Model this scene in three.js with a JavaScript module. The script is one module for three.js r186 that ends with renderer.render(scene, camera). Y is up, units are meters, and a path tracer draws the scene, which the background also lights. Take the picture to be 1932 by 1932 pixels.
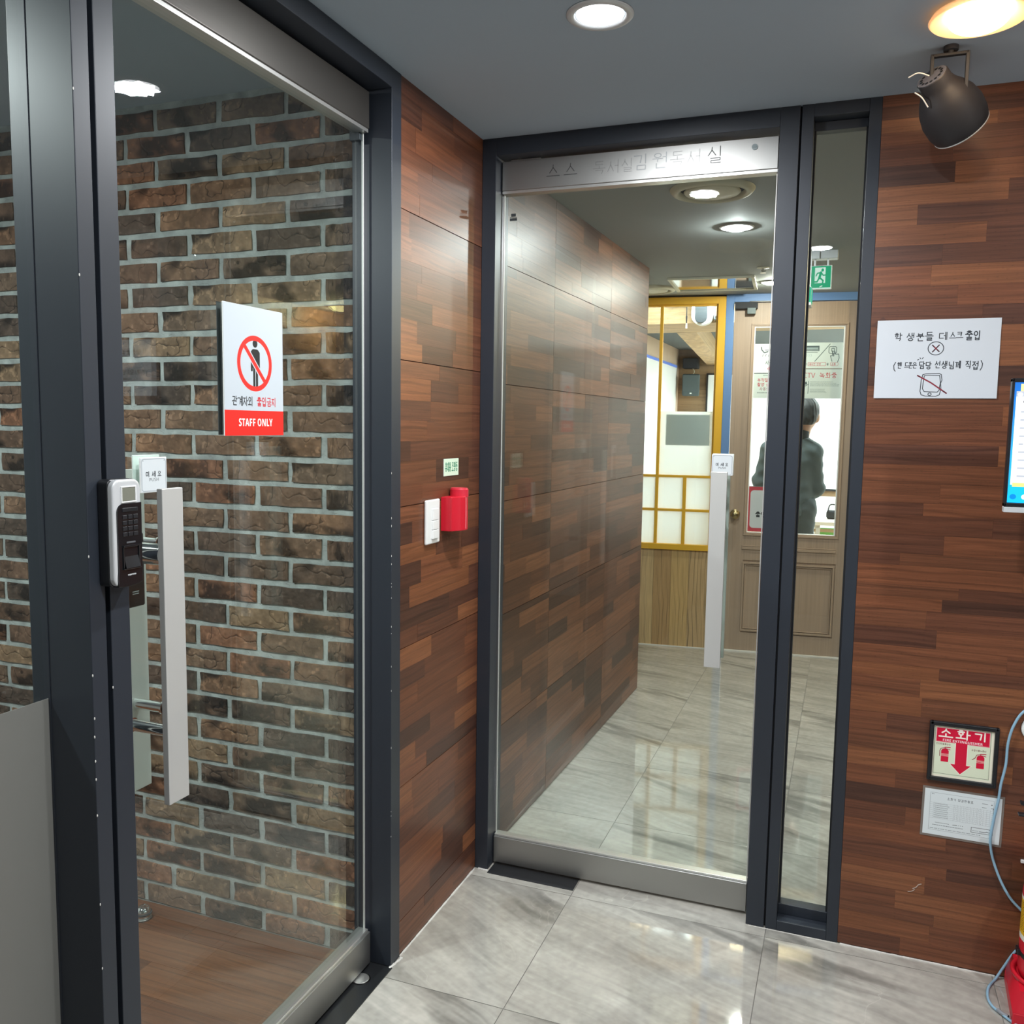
import * as THREE from 'three';
import { RoundedBoxGeometry } from 'three/addons/geometries/RoundedBoxGeometry.js';
import { mergeGeometries, toCreasedNormals } from 'three/addons/utils/BufferGeometryUtils.js';
import { RectAreaLightUniformsLib } from 'three/addons/lights/RectAreaLightUniformsLib.js';

RectAreaLightUniformsLib.init();
const scene = new THREE.Scene();
scene.background = new THREE.Color(0x05060a);

// ---------------------------------------------------------------- camera, lights, exposure
const camera = new THREE.PerspectiveCamera(60.3727, 1, 0.05, 60);
camera.rotation.order = 'YXZ';
camera.position.set(1.1109, 1.4953, 2.623);
camera.rotation.set(-0.09944, 0.36256, 0.01497);

const renderer = new THREE.WebGLRenderer({ antialias: true });
renderer.toneMapping = THREE.LinearToneMapping;
renderer.toneMappingExposure = 1.0;
renderer.shadowMap.enabled = true;

const H = 2.377, H2 = 2.353;                    // ceiling of the front rooms, ceiling of the corridor
const COOL = new THREE.Color(1.0, 0.965, 0.92), WHITE = new THREE.Color(0.96, 0.985, 1.0), WARM = new THREE.Color(1.0, 0.62, 0.28);
const LAMP_FRONT = 7.1, LAMP_CORR = 3.0, LAMP_STAFF = 12.5, LAMP_WARM = .12, PANEL = 50;
// a flat lamp: an area light as large as the diffuser, just below it; cd is its brightness straight down
function flatLamp(x, y, z, w, h, cd, color) {
  const l = new THREE.RectAreaLight(color, cd / (w * h), w, h);
  l.position.set(x, y, z); l.lookAt(x, y - 1, z + 1e-4); scene.add(l); return l;
}
// a bulb: a point light inside its glowing bulb
function bulbLamp(x, y, z, cd, color, r = 1) {
  const l = new THREE.PointLight(color, cd, 0, 2); l.position.set(x, y, z); l.castShadow = true; l.shadow.radius = r; scene.add(l); return l;
}

// ---------------------------------------------------------------- small tools
let seed = 7;
const rnd = () => { seed = (seed + 0x6d2b79f5) | 0; let t = Math.imul(seed ^ (seed >>> 15), 1 | seed); t = (t + Math.imul(t ^ (t >>> 7), 61 | t)) ^ t; return ((t ^ (t >>> 14)) >>> 0) / 4294967296; };
const rr = (a, b) => a + (b - a) * rnd();
const pick = (a) => a[Math.floor(rnd() * a.length) % a.length];
const names = {};
function numbered(n) { const k = names[n] = (names[n] ?? -1) + 1; return k ? n + '_' + String(k).padStart(3, '0') : n; }
function box(w, h, d, x = 0, y = 0, z = 0) { const g = new THREE.BoxGeometry(w, h, d); g.translate(x, y, z); return g; }
function span(x0, x1, y0, y1, z0, z1) { return box(x1 - x0, y1 - y0, z1 - z0, (x0 + x1) / 2, (y0 + y1) / 2, (z0 + z1) / 2); }
function rbox(w, h, d, r, x = 0, y = 0, z = 0, s = 2) { const g = new RoundedBoxGeometry(w, h, d, s, r); g.translate(x, y, z); return g; }
function rspan(x0, x1, y0, y1, z0, z1, r = 0.0015) { return rbox(x1 - x0, y1 - y0, z1 - z0, r, (x0 + x1) / 2, (y0 + y1) / 2, (z0 + z1) / 2, 1); }
function cyl(r0, r1, h, n = 24, x = 0, y = 0, z = 0, axis = 'y') {
  const g = new THREE.CylinderGeometry(r0, r1, h, n);
  if (axis === 'x') g.rotateZ(-Math.PI / 2); if (axis === 'z') g.rotateX(Math.PI / 2);
  g.translate(x, y, z); return g;
}
function lathe(pts, n = 32) { return new THREE.LatheGeometry(pts.map(([r, y]) => new THREE.Vector2(r, y)), n); }
function tube(pts, r, n = 40, m = 8, closed = false) { return new THREE.TubeGeometry(new THREE.CatmullRomCurve3(pts.map((p) => new THREE.Vector3(...p)), closed), n, r, m, closed); }
function join(list) { return list.length === 1 ? list[0] : mergeGeometries(list.map((g) => { const k = g.index ? g.toNonIndexed() : g.clone(); for (const a of Object.keys(k.attributes)) if (!['position', 'normal', 'uv'].includes(a)) k.deleteAttribute(a); return k; })); }
function obj(name, geo, mat, parent = scene) {
  const m = new THREE.Mesh(Array.isArray(geo) ? join(geo) : geo, mat);
  m.name = parent === scene ? numbered(name) : name; parent.add(m); return m;
}
function tag(o, label, category, group) { o.userData.label = label; o.userData.category = category; if (group) o.userData.group = group; return o; }
function thing(name, label, category, [x, y, z] = [0, 0, 0], turn = 0, group) {
  const o = new THREE.Group(); o.name = numbered(name); scene.add(o);
  o.position.set(x, y, z); o.rotation.y = turn; return tag(o, label, category, group);
}
function structGroup(name, [x, y, z] = [0, 0, 0], turn = 0) {
  const o = new THREE.Group(); o.name = name; o.position.set(x, y, z); o.rotation.y = turn; o.userData.kind = 'structure'; scene.add(o); return o;
}
function struct(name, geo, mat) { const m = obj(name, geo, mat); m.userData.kind = 'structure'; return m; }
const QX = Math.PI / 2;                          // turned to face +x

// ---------------------------------------------------------------- textures
function hash(x, y, s) { let h = Math.imul(x, 374761393) + Math.imul(y, 668265263) + Math.imul(s, 1274126177); h = Math.imul(h ^ (h >>> 13), 1274126177); return ((h ^ (h >>> 16)) >>> 0) / 4294967296; }
function vn(u, v, px, py, s) {                   // tileable value noise, u and v in 0..1
  const x = u * px, y = v * py, x0 = Math.floor(x), y0 = Math.floor(y), fx = x - x0, fy = y - y0;
  const a = fx * fx * (3 - 2 * fx), b = fy * fy * (3 - 2 * fy), X = (i) => ((i % px) + px) % px, Y = (i) => ((i % py) + py) % py;
  const p = hash(X(x0), Y(y0), s), q = hash(X(x0 + 1), Y(y0), s), r = hash(X(x0), Y(y0 + 1), s), t = hash(X(x0 + 1), Y(y0 + 1), s);
  return p + (q - p) * a + (r - p) * b + (p - q - r + t) * a * b;
}
function fbm(u, v, px, py, s, o = 4) { let a = 0.5, t = 0, n = 0; for (let i = 0; i < o; i++) { t += a * vn(u, v, px, py, s + i * 17); n += a; a *= 0.5; px *= 2; py *= 2; } return t / n; }
function dataTex(w, h, fn, srgb = true) {
  const d = new Uint8Array(w * h * 4);
  for (let j = 0; j < h; j++) for (let i = 0; i < w; i++) {
    const c = fn(i / w, j / h), o = (j * w + i) * 4;
    if (typeof c === 'number') { d[o] = d[o + 1] = d[o + 2] = Math.max(0, Math.min(255, c * 255)); } else for (let k = 0; k < 3; k++) d[o + k] = Math.max(0, Math.min(255, c[k] * 255));
    d[o + 3] = 255;
  }
  const t = new THREE.DataTexture(d, w, h); t.wrapS = t.wrapT = THREE.RepeatWrapping; t.magFilter = THREE.LinearFilter; t.minFilter = THREE.LinearMipmapLinearFilter; t.generateMipmaps = true;
  if (srgb) t.colorSpace = THREE.SRGBColorSpace; t.needsUpdate = true; return t;
}
function canvasTex(w, h, draw) {
  const c = document.createElement('canvas'); c.width = w; c.height = h; const x = c.getContext('2d'); draw(x, w, h);
  const t = new THREE.CanvasTexture(c); t.colorSpace = THREE.SRGBColorSpace; t.anisotropy = 8; return t;
}
// wood grain: u runs along the grain, one tile is 1 m x 0.25 m
const grain = dataTex(1024, 512, (u, v) => {
  const warp = (fbm(u, v, 3, 3, 5, 3) - 0.5) * 0.22;
  const cath = Math.sin((v + warp) * Math.PI * 2 * 9) * 0.5 + 0.5;
  const fine = fbm(u, v, 8, 220, 11, 3), mid = fbm(u, v + warp * 0.4, 4, 42, 23, 3), pores = vn(u, v, 90, 256, 41);
  let g = 0.70 + 0.17 * (mid - 0.5) + 0.2 * (fine - 0.5) - 0.10 * Math.pow(cath, 6) * fbm(u, v, 4, 6, 77, 2);
  if (pores > 0.9) g -= 0.09;
  return [g * 1.03, g, g * 0.96];
});
const marble = dataTex(2048, 2048, (u, v) => {   // 2.4 m x 2.4 m of grey veined porcelain
  const wrap = (t) => ((t % 1) + 1) % 1, w1 = fbm(u, v, 5, 5, 3, 4) - .5, w2 = fbm(u, v, 9, 9, 9, 3) - .5, vs = wrap(v + w1 * .05);
  const streak = fbm(u, vs, 6, 44, 31, 4), fineS = fbm(u, wrap(v + w1 * .04 + w2 * .01), 14, 150, 61, 3), patch = fbm(u, v, 7, 7, 55, 4), grainy = fbm(u, v, 160, 160, 13, 2);
  const vein = Math.abs(fbm(wrap(u + w2 * .08), wrap(v + w1 * .1), 6, 8, 91, 5) - .5);
  let g = .70 + .11 * (streak - .5) + .13 * (patch - .5) + .12 * (fineS - .5) + .07 * (grainy - .5);
  const dark = Math.max(0, fbm(u, wrap(v + w1 * .065), 4, 40, 120, 4) - .57) * Math.max(0, patch - .3) * 2; g -= Math.min(.22, dark * 1.3 * (.5 + fineS));
  if (vein < .0028) g += .08 * (1 - vein / .0028) * Math.max(0, patch * 2 - .6);
  return [g * 1.005, g * .985, g * .95];
});
const brickTone = dataTex(1024, 1024, (u, v) => { // 1 m x 1 m of burnt clay
  const n = fbm(u, v, 7, 9, 3, 4), f = fbm(u, v, 60, 60, 8, 3), b = fbm(u, v, 9, 14, 30, 3);
  let g = 0.72 + 0.35 * (n - 0.5) + 0.32 * (f - 0.5); if (b > 0.56) g *= 1 - Math.min(0.5, (b - 0.56) * 4.2);
  const w = Math.abs(fbm(u, v, 14, 18, 66, 3) - 0.5); if (w < 0.008) g *= 0.62; else if (fbm(u, v, 80, 80, 99, 2) > 0.74) g += 0.16;
  return [g * 1.02, g, g * 0.97];
});
const brickBump = dataTex(512, 512, (u, v) => { const w = Math.abs(fbm(u, v, 14, 18, 66, 3) - 0.5); return 0.35 + 0.6 * (fbm(u, v, 20, 24, 4, 4) - 0.5) + 0.3 * (fbm(u, v, 90, 90, 6, 2) - 0.5) - (w < 0.015 ? 0.2 : 0); }, false);
const mortarTone = dataTex(256, 256, (u, v) => 0.78 + 0.3 * (fbm(u, v, 16, 16, 2, 4) - 0.5));
const steelBrush = dataTex(256, 512, (u, v) => 0.5 + 0.35 * (vn(u, v, 4, 512, 5) - 0.5) + 0.3 * (vn(u, v, 2, 128, 9) - 0.5), false);
const paintBump = dataTex(256, 256, (u, v) => fbm(u, v, 60, 60, 21, 2), false);
const sootRough = dataTex(512, 512, (u, v) => 0.28 + 0.16 * fbm(u, v, 4, 5, 71, 4), false);
const floorRough = dataTex(512, 512, (u, v) => 0.03 + 0.035 * fbm(u, v, 5, 6, 17, 4), false);
const waveBump = dataTex(256, 256, (u, v) => fbm(u, v, 3, 3, 87, 2), false);
const oakTone = dataTex(512, 1024, (u, v) => {   // v along the grain: 0.4 m x 1 m
  const w = (fbm(u, v, 3, 2, 15, 3) - 0.5) * 0.24, ring = Math.sin((u + w) * Math.PI * 2 * 12) * 0.5 + 0.5, mask = fbm(u, v, 5, 2, 91, 2);
  const g = 0.86 + 0.12 * (fbm(u, v, 60, 6, 8, 3) - 0.5) - 0.26 * Math.pow(ring, 12) * Math.max(0, mask * 2.2 - .6) - 0.08 * fbm(u, v, 120, 10, 44, 2);
  return [g, g * 0.97, g * 0.92];
});
const doorTone = dataTex(256, 256, (u, v) => .9 + .1 * (fbm(u, v, 60, 3, 5, 3) - .5));

// ---------------------------------------------------------------- hangul as strokes
const CHO = 'ㄱㄲㄴㄷㄸㄹㅁㅂㅃㅅㅆㅇㅈㅉㅊㅋㅌㅍㅎ', JUNG = 'ㅏㅐㅑㅒㅓㅔㅕㅖㅗㅘㅙㅚㅛㅜㅝㅞㅟㅠㅡㅢㅣ', JONG = ' ㄱㄲㄳㄴㄵㄶㄷㄹㄺㄻㄼㄽㄾㄿㅀㅁㅂㅄㅅㅆㅇㅈㅊㅋㅌㅍㅎ';
const CON = {
  ㄱ: [[[0, .08], [.95, .08], [.9, .55], [.8, 1]]], ㄴ: [[[.05, 0], [.05, .92], [1, .92]]], ㄷ: [[[1, .05], [.05, .05], [.05, .95], [1, .95]]],
  ㄹ: [[[0, .03], [.95, .03], [.95, .48], [.05, .48], [.05, .97], [1, .97]]], ㅁ: [[[.05, .05], [.95, .05], [.95, .95], [.05, .95], [.05, .05]]],
  ㅂ: [[[.08, 0], [.08, 1], [.92, 1], [.92, 0]], [[.08, .5], [.92, .5]]], ㅅ: [[[.5, 0], [.46, .4], [.05, 1]], [[.49, .35], [.95, 1]]],
  ㅇ: [['o', .5, .5, .46]], ㅈ: [[[.05, .06], [.95, .06]], [[.52, .06], [.46, .5], [.03, 1]], [[.5, .45], [.97, 1]]],
  ㅊ: [[[.3, 0], [.7, 0]], [[.05, .27], [.95, .27]], [[.52, .27], [.46, .6], [.03, 1]], [[.5, .56], [.97, 1]]],
  ㅋ: [[[0, .08], [.95, .08], [.9, .55], [.8, 1]], [[.05, .52], [.92, .48]]], ㅌ: [[[1, .05], [.05, .05], [.05, .95], [1, .95]], [[.05, .5], [.95, .5]]],
  ㅍ: [[[0, .06], [1, .06]], [[.3, .06], [.3, .95]], [[.7, .06], [.7, .95]], [[0, .95], [1, .95]]], ㅎ: [[[.3, 0], [.7, 0]], [[.03, .26], [.97, .26]], ['o', .5, .7, .3]],
};
const VOW = {
  ㅏ: [[[.35, 0], [.35, 1]], [[.35, .45], [1, .45]]], ㅐ: [[[.15, 0], [.15, 1]], [[.85, 0], [.85, 1]], [[.15, .48], [.85, .48]]], ㅑ: [[[.35, 0], [.35, 1]], [[.35, .33], [1, .33]], [[.35, .6], [1, .6]]],
  ㅓ: [[[.75, 0], [.75, 1]], [[.05, .45], [.75, .45]]], ㅔ: [[[.5, 0], [.5, 1]], [[.95, 0], [.95, 1]], [[0, .45], [.5, .45]]], ㅕ: [[[.75, 0], [.75, 1]], [[.05, .33], [.75, .33]], [[.05, .6], [.75, .6]]],
  ㅖ: [[[.5, 0], [.5, 1]], [[.95, 0], [.95, 1]], [[0, .33], [.5, .33]], [[0, .6], [.5, .6]]], ㅣ: [[[.5, 0], [.5, 1]]],
  ㅗ: [[[0, .9], [1, .9]], [[.5, .1], [.5, .9]]], ㅛ: [[[0, .9], [1, .9]], [[.33, .1], [.33, .9]], [[.67, .1], [.67, .9]]], ㅜ: [[[0, .15], [1, .15]], [[.5, .15], [.5, 1]]], ㅠ: [[[0, .15], [1, .15]], [[.33, .15], [.33, 1]], [[.67, .15], [.67, 1]]], ㅡ: [[[0, .5], [1, .5]]],
};
const MIX = { ㅘ: 'ㅗㅏ', ㅙ: 'ㅗㅐ', ㅚ: 'ㅗㅣ', ㅝ: 'ㅜㅓ', ㅞ: 'ㅜㅔ', ㅟ: 'ㅜㅣ', ㅢ: 'ㅡㅣ' }, TWIN = { ㄲ: 'ㄱ', ㄸ: 'ㄷ', ㅃ: 'ㅂ', ㅆ: 'ㅅ', ㅉ: 'ㅈ' };
function jamo(c, strokes, x, y, w, h) {
  for (const s of strokes) {
    c.beginPath();
    if (s[0] === 'o') c.ellipse(x + s[1] * w, y + s[2] * h, s[3] * w, s[3] * h * (s[3] < .4 ? 1 : 1), 0, 0, 7); else s.forEach(([a, b], i) => (i ? c.lineTo(x + a * w, y + b * h) : c.moveTo(x + a * w, y + b * h)));
    c.stroke();
  }
}
function con(c, k, x, y, w, h) { if (TWIN[k]) { con(c, TWIN[k], x, y, w * .46, h); con(c, TWIN[k], x + w * .54, y, w * .46, h); } else if (CON[k]) jamo(c, CON[k], x, y, w, h); }
function syllable(c, ch, x, y, w, h) {
  const n = ch.codePointAt(0) - 0xac00; if (n < 0 || n > 11171) return;
  const L = CHO[Math.floor(n / 588)], V = JUNG[Math.floor((n % 588) / 28)], T = JONG[n % 28], t = T !== ' ';
  const hh = t ? .56 : .96, X = (a) => x + a * w, Y = (a) => y + a * h;
  if (MIX[V]) {
    const [a, b] = MIX[V]; con(c, L, X(.1), Y(.03), .46 * w, hh * .5 * h);
    jamo(c, VOW[a], X(.02), Y(.03 + hh * .56), .62 * w, hh * .36 * h); jamo(c, VOW[b], X(.66), Y(0), .3 * w, (t ? .62 : 1) * h);
  } else if ('ㅗㅛㅜㅠㅡ'.includes(V)) {
    con(c, L, X(.2), Y(.03), .6 * w, hh * (V === 'ㅡ' ? .58 : .46) * h); jamo(c, VOW[V], X(.03), Y(.03 + hh * (V === 'ㅡ' ? .7 : .56)), .94 * w, hh * (V === 'ㅡ' ? .2 : .42) * h);
  } else {
    con(c, L, X(.05), Y(t ? .04 : .12), .5 * w, (t ? .48 : .72) * h); jamo(c, VOW[V], X(.62), Y(0), .34 * w, (t ? .58 : 1) * h);
  }
  if (t) con(c, T, X(.22), Y(.68), .6 * w, .3 * h);
}
function hangul(c, text, x, y, size, { color = '#222', weight = .09, sx = .9, gap = .1, wobble = 0 } = {}) {
  c.strokeStyle = color; c.fillStyle = color; c.lineWidth = size * weight; c.lineCap = c.lineJoin = 'round';
  let p = x;
  for (const ch of text) {
    const k = wobble ? rr(-wobble, wobble) * size : 0;
    if (ch === ' ') { p += size * .42; continue; }
    if (ch.codePointAt(0) < 0x3000) { c.font = size * 1.05 + 'px sans-serif'; c.textAlign = 'left'; c.textBaseline = 'alphabetic'; c.fillText(ch, p, y + size * .95); p += c.measureText(ch).width + size * gap * .5; continue; }
    syllable(c, ch, p, y + k, size * sx, size); p += size * (sx + gap);
  }
  return p;
}
function textWidth(text, size, sx = .9, gap = .1) { let p = 0; for (const ch of text) p += ch === ' ' ? size * .42 : ch.codePointAt(0) < 0x3000 ? size * .6 : size * (sx + gap); return p; }
function centred(c, text, cx, y, size, o = {}) { hangul(c, text, cx - textWidth(text, size, o.sx, o.gap) / 2, y, size, o); }
function latin(c, text, cx, y, size, color, maxW, bold = false, sx = 1) { c.save(); c.fillStyle = color; c.font = (bold ? 'bold ' : '') + size + 'px sans-serif'; c.textAlign = 'center'; c.textBaseline = 'alphabetic'; c.translate(cx, y); c.scale(sx, 1); c.fillText(text, 0, 0, maxW); c.restore(); }
function line(c, pts, w, color) { c.strokeStyle = color; c.lineWidth = w; c.lineCap = c.lineJoin = 'round'; c.beginPath(); pts.forEach(([a, b], i) => (i ? c.lineTo(a, b) : c.moveTo(a, b))); c.stroke(); }
function greek(c, x, y, w, h, rows, color) { c.fillStyle = color; for (let r = 0; r < rows; r++) { let p = x; const yy = y + r * h / rows; while (p < x + w * rr(.75, 1)) { const k = rr(.02, .07) * w; c.fillRect(p, yy, k, h / rows * .42); p += k + w * .014; } } }

// ---------------------------------------------------------------- materials
const S = (o) => new THREE.MeshStandardMaterial(o), P = (o) => new THREE.MeshPhysicalMaterial(o), lin = (r, g, b) => new THREE.Color().setRGB(r, g, b);
const WOODS = [[.215, .080, .040], [.170, .064, .034], [.152, .058, .033], [.112, .045, .029], [.265, .105, .049], [.190, .072, .037], [.135, .053, .032], [.088, .038, .026], [.240, .092, .043], [.175, .068, .036]]
  .map((c) => S({ color: lin(c[0] * 1.75, c[1] * 1.75, c[2] * 1.75), map: grain, roughness: 0.38 }));
const DARKWOODS = [[.150, .072, .044], [.105, .054, .036], [.185, .085, .048], [.080, .044, .032], [.220, .102, .056], [.125, .060, .038]].map((c) => S({ color: lin(c[0] * 1.75, c[1] * 1.7, c[2] * 1.7), map: grain, roughness: 0.38 }));
const woodBack = S({ color: lin(.02, .012, .008), roughness: .9 });
const M = {
  frame: S({ color: lin(.027, .033, .045), roughness: .42, metalness: .1 }),
  frameGap: S({ color: lin(.008, .009, .012), roughness: .8 }),
  steel: S({ color: lin(.44, .44, .43), roughness: .42, metalness: 1, bumpMap: steelBrush, bumpScale: .00004 }),
  steelLip: S({ color: lin(.72, .72, .7), roughness: .3, metalness: .85 }),
  chrome: S({ color: lin(.8, .82, .82), roughness: .08, metalness: 1 }),
  alu: S({ color: lin(.60, .60, .585), roughness: .45, metalness: .35 }),
  aluEdge: S({ color: lin(.22, .26, .27), roughness: .4, metalness: .6 }),
  glass: P({ color: lin(.915, .962, .942), transmission: 1, thickness: 0, roughness: 0, ior: 1.5 }),
  film: P({ color: lin(.36, .355, .33), transmission: .45, thickness: 0, roughness: .55 }),
  whiteFilm: P({ color: lin(.96, .985, .99), transmission: .6, thickness: 0, roughness: 1 }),
  ceiling: S({ color: lin(.375, .445, .515), roughness: .85, bumpMap: paintBump, bumpScale: .0003 }),
  ceilingCorr: S({ color: lin(.36, .385, .375), roughness: .85 }),
  grout: S({ color: lin(.20, .19, .175), roughness: .9 }),
  caulk: S({ color: lin(.75, .73, .69), roughness: .7 }),
  mortar: S({ color: lin(.72, .79, .77), map: mortarTone, roughness: .95, bumpMap: brickBump, bumpScale: .003 }),
  plaster: S({ color: lin(.72, .73, .72), roughness: .9 }),
  black: S({ color: lin(.012, .013, .016), roughness: .35 }),
  blackMatt: S({ color: lin(.025, .026, .03), roughness: .75 }),
  gloss: P({ color: lin(.008, .009, .011), roughness: .12, clearcoat: 1, clearcoatRoughness: .05 }),
  silver: S({ color: lin(.66, .68, .70), roughness: .32, metalness: .25 }),
  white: S({ color: lin(.82, .83, .82), roughness: .45 }),
  paper: S({ color: lin(.84, .85, .85), roughness: .85 }),
  cream: S({ color: lin(.72, .70, .55), roughness: .5 }),
  red: S({ color: lin(.62, .012, .03), roughness: .35 }),
  redBright: S({ color: lin(.62, .02, .045), roughness: .45 }),
  yellow: S({ color: lin(.80, .44, .03), roughness: .45 }),
  blue: S({ color: lin(.13, .25, .50), roughness: .5 }),
  brownDoor: S({ color: lin(.50, .365, .265), roughness: .5, map: doorTone }),
  brownWall: S({ color: lin(.27, .19, .135), roughness: .4, map: grain }),
  beam: S({ color: lin(.92, .66, .38), roughness: .6, map: grain }),
  darkCeil: S({ color: lin(.12, .14, .15), roughness: .9 }),
  brass: S({ color: lin(.40, .31, .16), roughness: .3, metalness: 1 }),
  tape: S({ color: lin(.085, .035, .024), roughness: .3 }),
  cable: S({ color: lin(.28, .47, .62), roughness: .45 }),
  board: S({ color: lin(.86, .88, .88), roughness: .35 }),
};
const OAKS = [[.88, .62, .30], [.72, .48, .25], [.94, .70, .40], [.84, .60, .34]].map((c) => S({ color: lin(...c), roughness: .5, map: oakTone }));
const PANELS = [[.33, .19, .09], [.29, .165, .08], [.36, .21, .105]].map((c) => S({ color: lin(...c), map: grain, roughness: .35 }));
const TILES = [.98, .95, 1.0, .965].map((k) => P({ color: lin(.985 * k, .985 * k, .965 * k), map: marble, roughness: 1, roughnessMap: floorRough, bumpMap: waveBump, bumpScale: .00016, ior: 1.9 }));
const BRICKS = [[.235, .155, .110], [.190, .125, .092], [.150, .105, .082], [.270, .165, .108], [.300, .215, .145], [.205, .150, .115], [.120, .092, .078], [.290, .150, .095]]
  .map((c) => S({ color: lin(c[0] * 1.5, c[1] * 1.45, c[2] * 1.42), map: brickTone, roughness: .9, bumpMap: brickBump, bumpScale: .007 }));
const glow = (color, k) => S({ color: 0x222222, emissive: color, emissiveIntensity: k, roughness: .6 });

// ---------------------------------------------------------------- plank walls
function plankGeo(len, h, d, ul = 1, vl = .25) {
  const g = new THREE.BoxGeometry(len, h, d), uv = g.attributes.uv, ou = rnd(), ov = rnd();
  for (let i = 0; i < uv.count; i++) uv.setXY(i, ou + uv.getX(i) * len / ul, ov + uv.getY(i) * h / vl);
  return g;
}
// width w and height h, the face lies at local z = 0; panel seams are real gaps
function plankWall(group, w, h, mats, { y0 = .004, seams = [], rowH = [.03, .034, .047, .05, .052, .056], lens = [.16, .62], seamX = [], depth = .006 } = {}) {
  const stops = [y0, ...seams, h].sort((a, b) => a - b);
  let last = -1;
  for (let s = 0; s < stops.length - 1; s++) {
    const a = stops[s] + (s ? .0011 : 0), b = stops[s + 1] - (s < stops.length - 2 ? .0011 : 0), rows = [];
    let left = b - a;
    while (left > .001) { let r = pick(rowH); if (left - r < .024) r = left; rows.push(r); left -= r; }
    let y = a;
    for (const r of rows) {
      let x = 0, first = true; const xs = [...seamX, w];
      while (x < w - .001) {
        let l = rr(...lens) * (first ? rr(.3, 1) : 1); first = false;
        const next = xs.find((q) => q > x + .001); let seam = false;
        if (x + l > next - .07) { l = next - x; seam = next < w - .001; }
        let k; do k = Math.floor(rnd() * mats.length); while (k === last && mats.length > 1); last = k;
        const e = seam ? .0012 : 0, d = depth + rr(0, .0004);
        const m = obj('plank', plankGeo(l - e - .0002, r - .0002, d), mats[k], group); m.position.set(x + (l - e) / 2, y + r / 2, d / 2 - depth);
        x += l;
      }
      y += r;
    }
  }
}

// ================================================================ THE SETTING
// ---- floor of the room and the corridor: porcelain tiles with recessed joints
const floor = structGroup('floor');
obj('grout_bed', span(-1.6, 3.3, -.12, -.0022, -3.7, 4.7), M.grout, floor);
{
  const xs = [-1.6, -1.442, -.843, -.2435, .3545, .952, 1.5535, 2.152, 2.75, 3.3], zs = [-3.75, -3.40, -2.83, -2.26, -1.675, -1.095, -.517, .049, .638, 1.235, 1.832, 2.43, 3.025, 3.62, 4.215, 4.7];
  const CUT = (x0, x1, z0, z1, part) => {
    const w = x1 - x0 - .0022, d = z1 - z0 - .0022; if (w < .02 || d < .02) return;
    const g = new THREE.BoxGeometry(w, .012, d), uv = g.attributes.uv, ou = rnd(), ov = rnd();
    const ta = rr(.12, .42), tc = Math.cos(ta) / 2.4, ts = Math.sin(ta) / 2.4;
    for (let i = 0; i < uv.count; i++) { const a = uv.getX(i) * w, b = uv.getY(i) * d; uv.setXY(i, ou + a * tc - b * ts, ov + a * ts + b * tc); }
    const m = obj('tile', g, pick(TILES), floor); m.position.set((x0 + x1) / 2, -.006 - rr(0, .0004), (z0 + z1) / 2);
  };
  for (let i = 0; i < xs.length - 1; i++) for (let j = 0; j < zs.length - 1; j++) {
    const [x0, x1, z0, z1] = [xs[i], xs[i + 1], zs[j], zs[j + 1]];
    if (z0 >= .049 && x1 < -.2) continue;                                  // the staff room has its own floor
    if (z0 >= .04 && x0 < -.2) { CUT(-.005, x1, z0, z1); continue; }
    CUT(x0, x1, z0, z1);
  }
}
// ---- floor of the staff room: vinyl planks
const floor2 = structGroup('floor_staff_room');
obj('screed', span(-2.3, -.105, -.12, -.0015, .58, 4.6), woodBack, floor2);
{
  const VIN = [[.31, .112, .042], [.22, .078, .031], [.37, .145, .058], [.28, .10, .040]].map((c) => S({ color: lin(...c), map: grain, roughness: .4 }));
  let z = .582, row = 0;
  while (z < 4.55) { let x = -2.3 + (row % 2 ? -.35 : 0) - rr(0, .2); while (x < -.107) { const l = rr(.75, 1.05), a = Math.max(x, -2.3), b = Math.min(x + l, -.107); if (b - a > .03) { const m = obj('plank', plankGeo(b - a - .0008, .118, .008), pick(VIN), floor2); m.rotation.x = -QX; m.position.set((a + b) / 2, -.004, z + .06); } x += l; } z += .119; row++; }
}
// ---- ceilings
struct('ceiling', [span(-2.4, 3.3, H, H + .12, -.10, 4.7)], M.ceiling);
struct('ceiling_corridor', [span(-1.7, 2.75, H2, H2 + .12, -3.75, -.10)], M.ceilingCorr);
// ---- wall A: the short wood wall between the staff door and the far door
const wallL = structGroup('wall_left', [0, 0, .541], QX);
obj('core', span(0, .541, 0, H, -.1, -.0062), woodBack, wallL);
plankWall(wallL, .541, H, WOODS, { seams: [.10, .49, .88, 1.27, 1.66, 2.048], rowH: [.054, .056, .06, .048, .066], lens: [.12, .5] });
// ---- wall B: wood wall right of the side light
const wallB = structGroup('wall_back', [1.153, 0, 0]);
obj('core', span(0, 2.15, 0, H, -.1, -.0062), woodBack, wallB);
plankWall(wallB, 1.25, H, WOODS, { rowH: [.034, .050, .052, .053, .052, .054], lens: [.18, .66] });
obj('far_panel', span(1.25, 2.15, 0, H, -.0062, 0), WOODS[1], wallB);
obj('scuff_mark', join([tube([[.178, .196, .0002], [.188, .199, .0004], [.196, .206, .0002]], .0013, 8, 5), tube([[.190, .207, .0003], [.199, .213, .0004], [.204, .221, .0002], [.212, .225, .0001]], .0015, 10, 5)]), S({ color: lin(.42, .33, .28), roughness: .8 }), wallB);
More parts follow.
